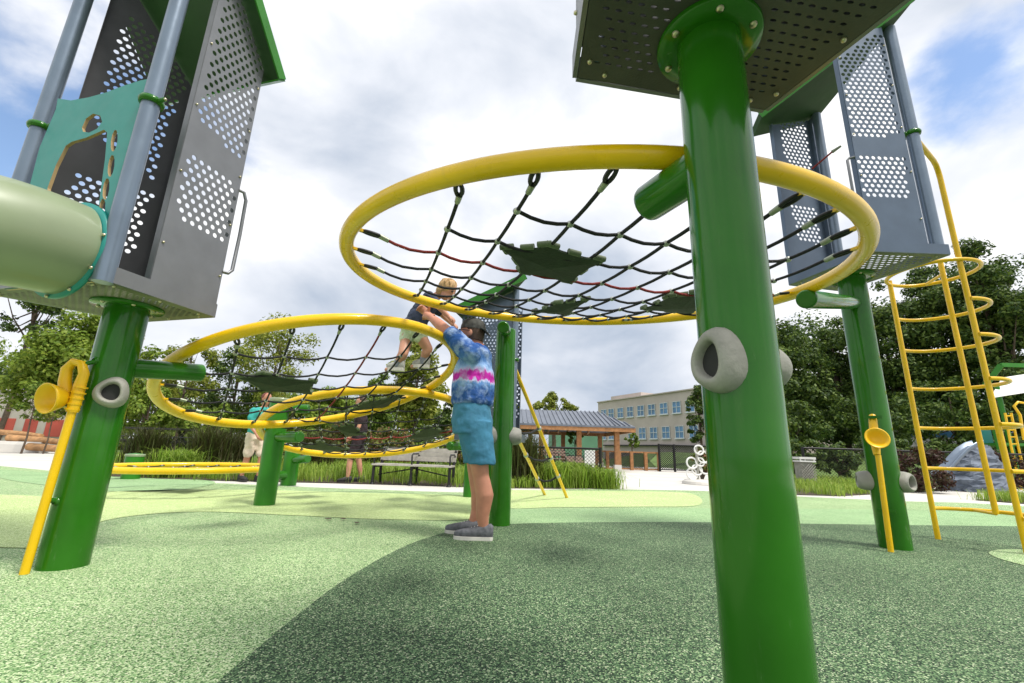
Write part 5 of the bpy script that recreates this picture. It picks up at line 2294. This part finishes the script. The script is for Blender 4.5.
# ------------------------------------------------------------------ bench, fences, bin
def bench(label, pl, pr, seat_z, back_z, depth, group=None, slat=None):
    slat = slat or M['woodgrey']
    pl, pr = Vector(pl), Vector(pr)
    d = (pr - pl).normalized()
    n = Vector((-d.y, d.x, 0))
    t = thing('park_bench', label, 'bench', (pl + pr) / 2, group)
    for k in range(3):
        b = MB()
        b.bar(pl + n * (.03 + k * depth * .34) + Z3 * seat_z, pr + n * (.03 + k * depth * .34) + Z3 * seat_z, depth * .28, .03)
        b.build('seat_slat', slat, t)
    for k in range(3):
        z = seat_z + (back_z - seat_z) * (.38 + .27 * k)
        o = n * (depth + .02 + .05 * k)
        b = MB()
        b.bar(pl + o + Z3 * z, pr + o + Z3 * z, .03, .085)
        b.build('back_slat', slat, t)
    for q in (.02, .5, .98):
        p = pl.lerp(pr, q)
        b = MB()
        b.tube([p + n * .02, p + n * .03 + Z3 * (seat_z - .02)], .027, 8)
        b.tube([p + n * depth, p + n * (depth - .02) + Z3 * (seat_z * .9), p + n * (depth + .13) + Z3 * back_z], .027, 8)
        b.bar(p + n * .0 + Z3 * (seat_z - .035), p + n * depth + Z3 * (seat_z - .035), .03, .03)
        b.tube([p + n * .02 + Z3 * (seat_z), p + n * .0 + Z3 * (seat_z + .17), p + n * .06 + Z3 * (seat_z + .2), p + n * depth + Z3 * (seat_z + .2)], .015, 8)
        b.cyl(p + n * .02, p + n * .02 + Z3 * .03, .045, .03, 10)
        b.build('leg', M['black'], t)
    b = MB()
    c = pl.lerp(pr, .5) + n * depth * .5
    for q in (.04, .96):
        b.tube([pl.lerp(pr, q) + n * depth * .5 + Z3 * .16, c + Z3 * (seat_z - .06)], .012, 6)
    b.build('brace', M['black'], t)
    return t


bench('pale slatted bench with black iron legs beside the rings', G(370, 484), G(450, 487), .34, .63, .40)
bench('brown bench behind the black fence under the pavilion', G(547, 470), G(570, 470.5), .42, .80, .45, slat=M['benchbrown'])
bench('short low bench at the right end of the black fence', G(575, 473), G(592, 473), .36, .5, .4, slat=M['benchbrown'])


def rail_fence(label, pts, h, post_r, mesh, sp, name='metal_fence', mt=None, wire=.0035):
    mt = mt or M['black']
    pts = [Vector(p) for p in pts]
    t = thing(name, label, 'fence', pts[0])
    for i in range(len(pts) - 1):
        p, q = pts[i], pts[i + 1]
        b = MB()
        b.tube([p + Z3 * h, q + Z3 * h], post_r * .65, 8)
        b.tube([p + Z3 * .08, q + Z3 * .08], post_r * .5, 8)
        b.build('rail', mt, t)
        b = MB()
        L_ = (q - p).length
        n = max(2, int(L_ / sp))
        if mesh:
            d = (q - p) / L_
            u = -h
            while u < L_:
                for sg in (0, 1):
                    a0, a1 = u, u + h
                    z0_, z1_ = (0, h) if sg == 0 else (h, 0)
                    if a0 < 0:
                        z0_ += (z1_ - z0_) * (-a0 / h)
                        a0 = 0
                    if a1 > L_:
                        z1_ = z0_ + (z1_ - z0_) * ((L_ - a0) / max(1e-6, (a1 - a0)))
                        a1 = L_
                    if a1 - a0 > .01:
                        b.tube([p + d * a0 + Z3 * (.06 + z0_ * .94), p + d * a1 + Z3 * (.06 + z1_ * .94)], wire, 4, cap=False)
                u += sp
            b.build('chain_link', mt, t)
        else:
            for k in range(1, n):
                e = p.lerp(q, k / n)
                b.tube([e + Z3 * .06, e + Z3 * h], .009, 5, cap=False)
            b.build('bars', mt, t)
    for p in pts:
        b = MB()
        b.tube([p - Z3 * .02, p + Z3 * (h + .03)], post_r, 10)
        b.build('post', mt, t)
    return t


g = G(601, 488)
rail_fence('black chain link fence ending in a post at the pale paving', [(-.5, g.y + .35, 0), (.55, g.y + .2, 0), g], W(601, 449, g.y).z, .03, True, .07)
rail_fence('black chain link fence before the dark trees at the right', [(8.6, 13.2, 0), (10.9, 13.0, 0), (13.2, 12.9, 0), (15.6, 12.8, 0), (18, 12.7, 0)], W(843, 449, 13).z, .04, True, .09)
rail_fence('black barred fence behind the ornamental grasses at the left', [(-13, 14.2, 0), (-10.5, 14, 0), (-8, 13.9, 0), (-5.5, 13.8, 0), (-3, 13.7, 0), (-.6, 13.6, 0)], .74, .03, False, .12)
# picnic table behind that fence
t = thing('picnic_table', 'dark picnic table glimpsed right of the left tower post', 'table', (-12.0, 15.6, 0))
b = MB()
b.box((-12.0, 15.6, 1.02), (1.9, .8, .06))
b.build('tabletop', M['black'], t)
for s_ in (-1, 1):
    b = MB()
    b.box((-12.0, 15.6 + s_ * .75, .62), (1.9, .28, .05))
    b.build('seat', M['black'], t)
for s_ in (-.7, .7):
    b = MB()
    b.bar((-12 + s_, 14.9, 0), (-12 + s_, 15.8, 1.0), .07, .07)
    b.bar((-12 + s_, 16.3, 0), (-12 + s_, 15.4, 1.0), .07, .07)
    b.bar((-12 + s_, 14.8, .58), (-12 + s_, 16.4, .58), .06, .06)
    b.build('leg', M['black'], t)

# litter bin
g = W(804, 470, 12.2)
g.z = 0
t = thing('litter_bin', 'white lattice litter bin in the grass by the chain link fence', 'bin', g)
zt = W(804, 457, 12.2).z
b = MB()
for k in range(-4, 8):
    for sg in (1, -1):
        a0, a1 = -.19 + k * .07, -.19 + k * .07 + sg * .5
        p0, p1 = Vector((a0, 0, .05)), Vector((a1, 0, .55))
        lo_, hi_ = -.19, .19
        ts = [t_ for t_ in (0, 1) if lo_ <= p0.lerp(p1, t_).x <= hi_]
        cand = sorted([0.0, 1.0] + [((lim - p0.x) / (p1.x - p0.x)) for lim in (lo_, hi_) if 0 < (lim - p0.x) / (p1.x - p0.x) < 1])
        segs = [(cand[i], cand[i + 1]) for i in range(len(cand) - 1) if lo_ - 1e-6 <= p0.lerp(p1, (cand[i] + cand[i + 1]) / 2).x <= hi_ + 1e-6]
        for (u0, u1) in segs:
            b.tube([g + p0.lerp(p1, u0) + Vector((0, -.2, 0)), g + p0.lerp(p1, u1) + Vector((0, -.2, 0))], .012, 5)
b.box(g + Vector((0, 0, .32)), (.30, .30, .56))
b.build('body', M['hold'], t)
b = MB()
b.box(g + Vector((0, 0, zt - .03)), (.44, .42, .06))
b.box(g + Vector((0, 0, .62)), (.42, .42, .04))
for sx in (-.18, .18):
    for sy in (-.18, .18):
        b.box(g + Vector((sx, sy, (zt - .06 + .6) / 2)), (.03, .03, max(.02, zt - .06 - .6)))
b.build('lid', M['white'], t)

# ------------------------------------------------------------------ pavilion
pv = thing('pavilion', 'open timber pavilion with a grey standing seam metal roof', 'pavilion', G(575, 469))
Yp = 17.6
eL, eR = W(470, 421.5, Yp), W(635, 426.5, Yp)
eL.z = eR.z = (eL.z + eR.z) / 2
rL, rR = W(470, 407, Yp + 2.6), W(597, 413, Yp + 2.6)
rL.z = rR.z = W(540, 410, Yp + 2.6).z
bL, bR = Vector((eL.x, Yp + 5.2, eL.z)), Vector((eR.x, Yp + 5.2, eR.z))
b = MB()
th = Vector((0, 0, -.07))
for quad_ in ((eL, eR, rR, rL), (bL, rL, rR, bR)):
    b.prism(quad_, th)
b.prism((eR, bR, rR), th)
roof_ = b.build('roof', M['rooftin'], pv)
b = MB()
nb = 34
for k in range(nb + 1):
    t_ = k / nb
    p0 = eL.lerp(eR, t_)
    q0 = rL.lerp(rR, min(1, t_ * (eR.x - eL.x) / (rR.x - rL.x)))
    if t_ * (eR.x - eL.x) > (rR.x - rL.x):
        over = (t_ * (eR.x - eL.x) - (rR.x - rL.x)) / ((eR.x - eL.x) - (rR.x - rL.x))
        q0 = rR.lerp(eR, over)
    else:
        q0 = Vector((p0.x, rL.y, rL.z))
    if (q0 - p0).length > .1:
        b.bar(p0 + Z3 * .02, q0 + Z3 * .02, .03, .05)
b.build('seam', M['rooftin'], roof_)
b = MB()
for (p, q) in ((eL, eR), (bL, bR), (eR, bR)):
    b.bar(p - Z3 * .14 + Vector((0, .06, 0)), q - Z3 * .14 + Vector((0, .06, 0)), .08, .16)
for k in range(12):
    x_ = eL.x + (rR.x - eL.x) * k / 11
    b.bar((x_, eL.y + .1, eL.z - .1), (x_, rL.y, rL.z - .12), .06, .1)
    b.bar((x_, bL.y - .1, eL.z - .1), (x_, rL.y, rL.z - .12), .06, .1)
b.build('beam', M['wood'], pv)
cg = [G(617, 469), G(579, 467)]
for (x_, y_) in ((W(617, 450, Yp + .5).x, Yp + .5), (W(579, 450, Yp + .5).x, Yp + .5), (W(541, 450, Yp + .5).x, Yp + .5), (W(505, 450, Yp + .5).x, Yp + .5), (W(600, 450, Yp + 4.7).x, Yp + 4.7), (W(563, 450, Yp + 4.7).x, Yp + 4.7), (W(530, 450, Yp + 4.7).x, Yp + 4.7)):
    b = MB()
    b.box((x_, y_, (eL.z - .15) / 2), (.19, .19, eL.z - .15))
    c_ = b.build('column', M['wood'], pv)
    b = MB()
    b.box((x_, y_, .12), (.27, .27, .25))
    b.build('plinth', M['concrete'], c_)
t = thing('sign_board', 'blank white board on a post near the end of the black fence', 'sign', W(590, 470, 11.5) * 1)
g = W(590, 470, 11.5)
b = MB()
b.box((g.x, g.y, W(590, 457.5, 11.5).z), (.26, .02, .36))
b.build('board', M['white'], t)
b = MB()
b.box((g.x, g.y + .03, .25), (.05, .05, .52))
b.build('post', M['black'], t)

# timber post and dark mesh fence before the building
t = thing('timber_fence', 'low fence of timber posts and dark mesh before the tan building', 'fence', (W(600, 450, 20).x, 20, 0))
xs = [W(p_, 450, 20).x for p_ in (596, 607, 619, 631, 645, 658)]
b = MB()
zt = W(630, 452, 20).z
for k in range(46):
    for sg in (1, -1):
        x0_ = xs[0] + (xs[-1] - xs[0] - zt) * k / 45
        b.tube([(x0_, 20.05, .05 if sg > 0 else zt), (x0_ + zt, 20.05, zt if sg > 0 else .05)], .009, 4, cap=False)
b.build('mesh_panel', M['black'], t)
for z_ in (.05, zt):
    b = MB()
    b.box(((xs[0] + xs[-1]) / 2, 20, z_), (xs[-1] - xs[0], .06, .06))
    b.build('rail', M['wood'], t)
for x_ in xs:
    b = MB()
    b.box((x_, 19.96, zt / 2), (.13, .13, zt + .05))
    b.build('post', M['wood'], t)
t = rail_fence('dark mesh fence with a taller frame left of the ring climber', [(W(659, 450, 19.5).x, 19.5, 0), (W(674, 450, 19.5).x, 19.5, 0), (W(700, 450, 19.5).x, 19.5, 0), (W(740, 450, 19.5).x, 19.5, 0)], W(675, 445, 19.5).z, .05, True, .09, wire=.012)
# ring climber
g = G(700, 484)
t = thing('ring_climber', 'pale climber of stacked metal rings beside the thickest green post', 'climbing frame', g)
b = MB()
b.lathe([(.42, 0), (.4, .06), (.34, .1), (0, .11)], g, Z3, 20, False)
b.build('base', M['concrete'], t)
for (px, py, r_) in ((692, 463, .13), (692, 474, .13), (699, 450, .11), (703, 457, .14), (705, 468, .14), (697, 470, .12), (700, 462, .1), (712, 452, .14), (714, 466, .14)):
    c_ = W(px, py, g.y)
    b = MB()
    b.tube([c_ + Vector((r_ * math.cos(a), .2 * r_ * math.sin(a), r_ * math.sin(a))) for a in [2 * PI * q / 24 for q in range(24)]], .022, 8, closed=True)
    b.build('ring', M['white'], t)
b = MB()
for px in (696, 710):
    q = W(px, 447, g.y)
    b.tube([(q.x, q.y, 0), q], .03, 8)
b.build('pole', M['hold'], t)

# ------------------------------------------------------------------ buildings
A, B_ = Vector((13.47, 67.6, 0)), Vector((25.2, 42.5, 0))
d = (B_ - A).normalized()
n = Vector((d.y, -d.x, 0))
if n.y > 0:
    n = -n
LB = (B_ - A).length
bt = thing('tan_building', 'three storey tan building with blue paned windows and a flat roof', 'building', A)
Hb = 8.25
b = MB()
bk = -n * 16
b.prism([A, B_, B_ + bk, A + bk], (0, 0, Hb))
wl_ = b.build('wall', M['tan'], bt)
b = MB()
for (p, q) in ((A, B_), (A, A + bk), (B_, B_ + bk)):
    b.bar(p + Z3 * (Hb + .06) + n * .05, q + Z3 * (Hb + .06) + n * .05, .34, .14)
b.build('parapet', M['tan'], bt)
b = MB()
q0, q1 = onplane(611, 398, A - n * 3, n), onplane(641, 396, A - n * 3, n)
q0.z = q1.z = 0
zt = W(625, 394.5, q0.lerp(q1, .5).y).z
b.prism([q0 + Z3 * Hb, q1 + Z3 * Hb, q1 - n * 5 + Z3 * Hb, q0 - n * 5 + Z3 * Hb], (0, 0, max(.5, zt - Hb)))
b.build('roof_block', M['tan'], bt)
rows = [((601.5, 607), 0), ((609, 614.5), 0), ((618, 624), 0), ((627.6, 634), 0), ((638, 645), 0), ((649, 656), 0), ((661, 668.5), 0), ((673.5, 682), 0), ((687, 696), 0),
        ((601, 606), 1), ((609, 614), 1), ((628, 635), 1), ((639, 645.5), 1), ((650, 657), 1), ((662, 669.5), 1), ((675, 683.5), 1), ((689, 698), 1)]
zr0 = (onplane(682, 412.5, A, n).z, onplane(682, 401, A, n).z)
zr1 = (onplane(682, 438, A, n).z, onplane(682, 426, A, n).z)
us = []
for ((x0, x1), rw_) in rows:
    u0, u1 = (onplane(x0, 420, A, n) - A).dot(d), (onplane(x1, 420, A, n) - A).dot(d)
    us.append((u0, u1, rw_))
for extra in (24.6, 26.4):
    for rw_ in (0, 1):
        if extra < LB - 1:
            us.append((extra, extra + 1.0, rw_))
for (u0, u1, rw_) in us:
    z0_, z1_ = zr0 if rw_ == 0 else zr1
    w_ = min(u1 - u0, 1.25)
    c = A + d * ((u0 + u1) / 2) + n * .03
    b = MB()
    b.box(c + Z3 * ((z0_ + z1_) / 2), (w_, .04, z1_ - z0_), d, n, Z3)
    wi = b.build('window', M['glass'], bt)
    b = MB()
    for zz in (z0_, z1_, z0_ + (z1_ - z0_) * .52):
        b.box(c + n * .05 + Z3 * zz, (w_ + .10, .08, .06), d, n, Z3)
    for uu in (-w_ / 2, 0, w_ / 2):
        b.box(c + n * .045 + d * uu + Z3 * ((z0_ + z1_) / 2), (.055, .07, z1_ - z0_), d, n, Z3)
    b.box(c + n * .10 + Z3 * (z0_ - .09), (w_ + .25, .2, .09), d, n, Z3)
    b.build('frame', M['framewhite'], wi)
b = MB()
b.box(A + d * LB / 2 + n * .3 + Z3 * 1.9, (LB * .9, .6, .14), d, n, Z3)
b.build('canopy', M['black'], bt)
g0, g1_ = W(552, 450, 44), W(603, 450, 44)
gz = W(580, 423, 44).z
b = MB()
b.box(((g0.x + g1_.x) / 2, 46, gz / 2), (g1_.x - g0.x, 4, gz))
gb = thing('green_shed', 'plain pale green building behind the pavilion columns', 'building', ((g0.x + g1_.x) / 2, 46, 0))
b.build('wall', M['greenwall'], gb)
b = MB()
b.box(((g0.x + g1_.x) / 2, 46, gz + .06), (g1_.x - g0.x + .3, 4.3, .12))
b.build('roof', M['greenwall'], gb)

# mural wall with brick red panels
mw = thing('mural_wall', 'grey wall painted with brick red panels at the far left', 'wall', (-33, 25, 0))
zt = W(30, 391, 25).z
b = MB()
b.box((-33.5, 25.2, zt / 2), (22, .3, zt))
b.build('wall', M['murals'], mw)
b = MB()
b.box((-33.5, 25.2, zt + .05), (22.2, .42, .1))
b.build('coping', M['concrete'], mw)
for (x0, x1) in ((-12, 15), (25, 38), (47, 70), (76, 96)):
    p0, p1 = W(x0, 420, 25), W(x1, 420, 25)
    b = MB()
    b.box(((p0.x + p1.x) / 2, 25.03, (W(30, 419, 25).z + W(30, 436, 25).z) / 2), (p1.x - p0.x, .04, W(30, 419, 25).z - W(30, 436, 25).z))
    b.build('painted_panel', M['mural'], mw)
# logs and a stone slab before the wall
lg = [(-26, 18.6, .62, 4.6, .17, 'topmost tan log of the pile before the mural wall'), (-19.2, 18.3, .46, 4.2, .16, 'tan log right of the pile, above the pale slab'), (-17.6, 18.0, .22, 5.0, .15, 'lowest tan log lying nearest the yellow talk tube')]
rsn = random.Random(3)
for (x_, y_, z_, L_, r_, lab) in ((W(16, 440, 18.6).x, 18.6, .70, 2.3, .10, 'topmost tan log of the pile before the mural wall'), (W(40, 440, 18.3).x, 18.3, .47, 2.6, .12, 'long tan log under the topmost one before the mural wall'), (W(58, 440, 18).x, 18.0, .16, 2.2, .13, 'lowest tan log, nearest the yellow talk tube')):
    b = MB()
    b.tube([(x_ - L_ / 2, y_, z_ + .08), (x_, y_ + .1, z_ + .03), (x_ + L_ / 2, y_ - .15, z_ - .05)], [r_ * 1.1, r_, r_ * .9], 12)
    b.solo('log', M['log'], lab, 'log', 'tan logs before the mural wall')
for (px, w_, lab) in ((10, 1.7, 'pale stone block under the left end of the logs'), (32, 1.1, 'smaller pale stone block under the middle of the logs')):
    b = MB()
    g = W(px, 445, 18.4)
    b.loft([((g.x, 18.4, 0), (w_ * .5, 0, 0), (0, .35, 0), .5), ((g.x, 18.4, .3), (w_ * .48, 0, 0), (0, .33, 0), .5), ((g.x + .03, 18.4, .42), (w_ * .42, 0, 0), (0, .28, 0), .5)], 18, smooth=False)
    b.solo('stone_block', M['concrete'], lab, 'stone', 'stone blocks under the logs')

# ------------------------------------------------------------------ the right-hand play area
# a grassy bank under the dark trees
b = MB()
nx, ny = 24, 12
vs_ = []
for j in range(ny):
    for i in range(nx):
        x_ = 9 + 50 * i / (nx - 1)
        y_ = 15 + 30 * j / (ny - 1)
        vs_.append((x_, y_, -.03 + 1.0 * min(1, max(0, (y_ - 15.5) / 6)) * min(1, max(0, (x_ - 9) / 5)) + .06 * math.sin(i * 1.3 + j)*min(1,max(0,(y_-15)/4))*min(1, max(0, (x_ - 9) / 5))))
b.add(vs_, [(j * nx + i, j * nx + i + 1, (j + 1) * nx + i + 1, (j + 1) * nx + i) for j in range(ny - 1) for i in range(nx - 1)], True)
bk_ = b.build('bank', M['turf'], None)
structure(bk_)

# parked car on the bank
cg = W(932, 455, 24)
car = thing('parked_car', 'white parked car half hidden by the maroon shrub and trees', 'car', (cg.x, 24, .97))
b = MB()
cx0 = cg.x
sec = [(-2.1, .45, .75), (-2.05, .35, .95), (-1.3, .3, 1.02), (-1.2, .3, 1.03), (1.2, .3, 1.02), (1.95, .33, .93), (2.1, .42, .7)]
b.loft([((cx0 + x_, 24, .97 + (z0_ + z1_) / 2), (0, .85, 0), (0, 0, (z1_ - z0_) / 2), .45) for (x_, z0_, z1_) in sec], 24)
b.loft([((cx0 + .05, 24, .97 + 1.0), (1.35, 0, 0), (0, .78, 0), .5), ((cx0 + .1, 24, .97 + 1.42), (.85, 0, 0), (0, .64, 0), .5), ((cx0 + .1, 24, .97 + 1.47), (.75, 0, 0), (0, .55, 0), .5)], 24)
body_ = b.build('body', M['carwhite'], car)
b = MB()
b.loft([((cx0 + .05, 24, .97 + 1.06), (1.30, 0, 0), (0, .785, 0), .5), ((cx0 + .1, 24, .97 + 1.37), (.93, 0, 0), (0, .685, 0), .5)], 24, cap=False)
b.build('side_window', M['glass'], car)
for wx in (-1.25, 1.3):
    for sy in (-.8, .8):
        b = MB()
        b.lathe([(.0, -.1), (.30, -.1), (.33, -.06), (.33, .06), (.30, .1), (0, .1)], (cx0 + wx, 24 + sy, .97 + .33), (0, 1, 0), 20)
        w_ = b.build('wheel', M['dark'], car)
        b = MB()
        b.lathe([(0, -.115), (.19, -.11), (.2, -.1)], (cx0 + wx, 24 + sy, .97 + .33), (0, 1, 0), 16)
        b.build('rim', M['clamp'], w_)

# rock mound with a slide edge
g = Vector((W(967, 470, 12).x, 12, 0))
rm = thing('climbing_rock', 'blue grey climbing rock of stacked ledges at the right', 'climbing rock', g)
b = MB()
rsn = np.random.RandomState(8)
zt = W(975, 446, 12).z
nz, na = 26, 40
ph = rsn.rand(9) * 6.28
vs_ = []
for k in range(nz):
    t_ = k / (nz - 1)
    f0 = (1 - .60 * t_ ** 1.7) * (1 + .035 * ((k // 2) % 2))
    for q in range(na):
        a = 2 * PI * q / na
        led = .05 * math.sin(3 * a + ph[(k // 2) % 9]) + .04 * math.sin(7 * a + 1.7 * ph[(k // 2 + 3) % 9]) + .03 * rsn.normal()
        r_ = f0 * (1 + led)
        vs_.append((g.x + .34 * t_ + .66 * r_ * math.copysign(abs(math.cos(a)) ** .7, math.cos(a)), g.y + .55 * r_ * math.copysign(abs(math.sin(a)) ** .7, math.sin(a)), zt * t_ + .015 * rsn.normal()))
b.add(vs_, [(k * na + q, k * na + (q + 1) % na, (k + 1) * na + (q + 1) % na, (k + 1) * na + q) for k in range(nz - 1) for q in range(na)])
b.add(vs_[-na:], [tuple(range(na))])
b.build('ledges', M['rock'], rm)
ss = thing('open_slide', 'grey slide curving down the left side of the climbing rock', 'slide', (g.x - .6, 11.3, 0))
b = MB()
pth = [W(978, 444, 11.3), W(971, 446, 11.3), W(963, 451, 11.3), W(955, 459, 11.3), W(948, 467, 11.3), W(942, 473, 11.3), W(936, 476, 11.3)]
prof = [(-.13, .09), (-.11, .0), (.11, 0), (.13, .09), (.15, .09), (.13, -.03), (-.13, -.03), (-.15, .09)]
m_ = len(prof)
vs_ = [(p.x, p.y + a_, p.z + z_) for p in pth for (a_, z_) in prof]
b.add(vs_, [(i_ * m_ + k, i_ * m_ + (k + 1) % m_, (i_ + 1) * m_ + (k + 1) % m_, (i_ + 1) * m_ + k) for i_ in range(len(pth) - 1) for k in range(m_)], True)
b.build('chute', M['polesteel'], ss)

# far play tower with a white roof
pt_ = thing('play_tower', 'small green posted tower with a white sided gable roof at the right edge', 'play tower', (W(1010, 450, 14).x, 14, 0))
Y1 = 14.0
for px in (976, 988, 1000, 1034):
    q = W(px, 400, Y1 + (.8 if px in (976, 1034) else 0))
    zt = W(px, 430 if px in (976, 988) else 385, q.y).z
    b = MB()
    b.tube([(q.x, q.y, 0), (q.x, q.y, zt)], .065, 12)
    b.build('post', M['green_far'], pt_)
b = MB()
p0, p1, p2, p3 = W(992, 398, Y1 - .3), W(1042, 390, Y1 - .3), W(1036, 374, Y1 + .4), W(1003, 379, Y1 + .4)
b.prism([p0, p1, p2, p3], (0, .02, .05))
b.build('roof', M['white'], pt_)
b = MB()
e0, e1_, e2_ = W(985, 386, Y1 + 1.3), W(1001, 365, Y1 + .9), W(1046, 366, Y1 + .9)
b.bar(e0, e1_, .07, .16)
b.bar(e1_, e2_, .07, .14)
b.build('roof_frame', M['green_far'], pt_)
b = MB()
q0 = W(992, 425, Y1 + .3)
q1 = W(1040, 425, Y1 + .3)
zz = W(1000, 444, Y1).z
b.box(((q0.x + q1.x) / 2, Y1 + .6, zz), (q1.x - q0.x + .3, 1.3, .08))
b.build('deck', M['green_far'], pt_)
b = MB()
q = W(984, 436, Y1 + .4)
b.box((q.x, Y1 + .4, q.z), (.5, .03, .45))
b.build('side_panel', M['teal'], pt_)
yl = thing('loop_ladder', 'small yellow looped ladder on the far green tower at the right edge', 'ladder', (W(1015, 450, 13.4).x, 13.4, 0))
for (px0, px1) in ((1005, 1011), (1011, 1018)):
    b = MB()
    p0, p1 = W(px1, 446, 13.5), W(px0, 413, 13.5)
    b.tube([Vector((p0.x, p0.y, 0)), p0, p1], .03, 8)
    b.build('rail', M['yellow'], yl)
for k in range(5):
    y_ = 416 + k * 7
    b = MB()
    b.tube([W(1005.5 + k * 1.3, y_, 13.5), W(1011.5 + k * 1.4, y_, 13.5)], .022, 6)
    b.build('rung', M['yellow'], yl)
b = MB()
b.tube([W(1024, 440, 13.2), W(1020, 415, 13.2), W(1014, 406, 13.2), W(1018, 402, 13.2), W(1030, 404, 13.2), W(1040, 415, 13.2)], .035, 8)
b.build('handrail', M['yellow'], yl)

# a few fallen leaves on the rubber
for i, (px, py) in enumerate(((328, 519), (343, 519), (357, 523))):
    g = G(px, py, .012)
    b = MB()
    a = i * 1.1
    pts = [(math.cos(a + t_) * r_, math.sin(a + t_) * r_) for t_, r_ in ((0, .035), (.8, .022), (1.6, .016), (3.1, .03), (4.6, .017), (5.4, .023))]
    b.prism([g + Vector((x_, y_, .004 * (k % 2))) for k, (x_, y_) in enumerate(pts)], (0, 0, .003))
    b.solo('fallen_leaf', M['bark'], 'dry brown fallen leaf on the light green rubber', 'leaf', 'fallen leaves on the rubber')
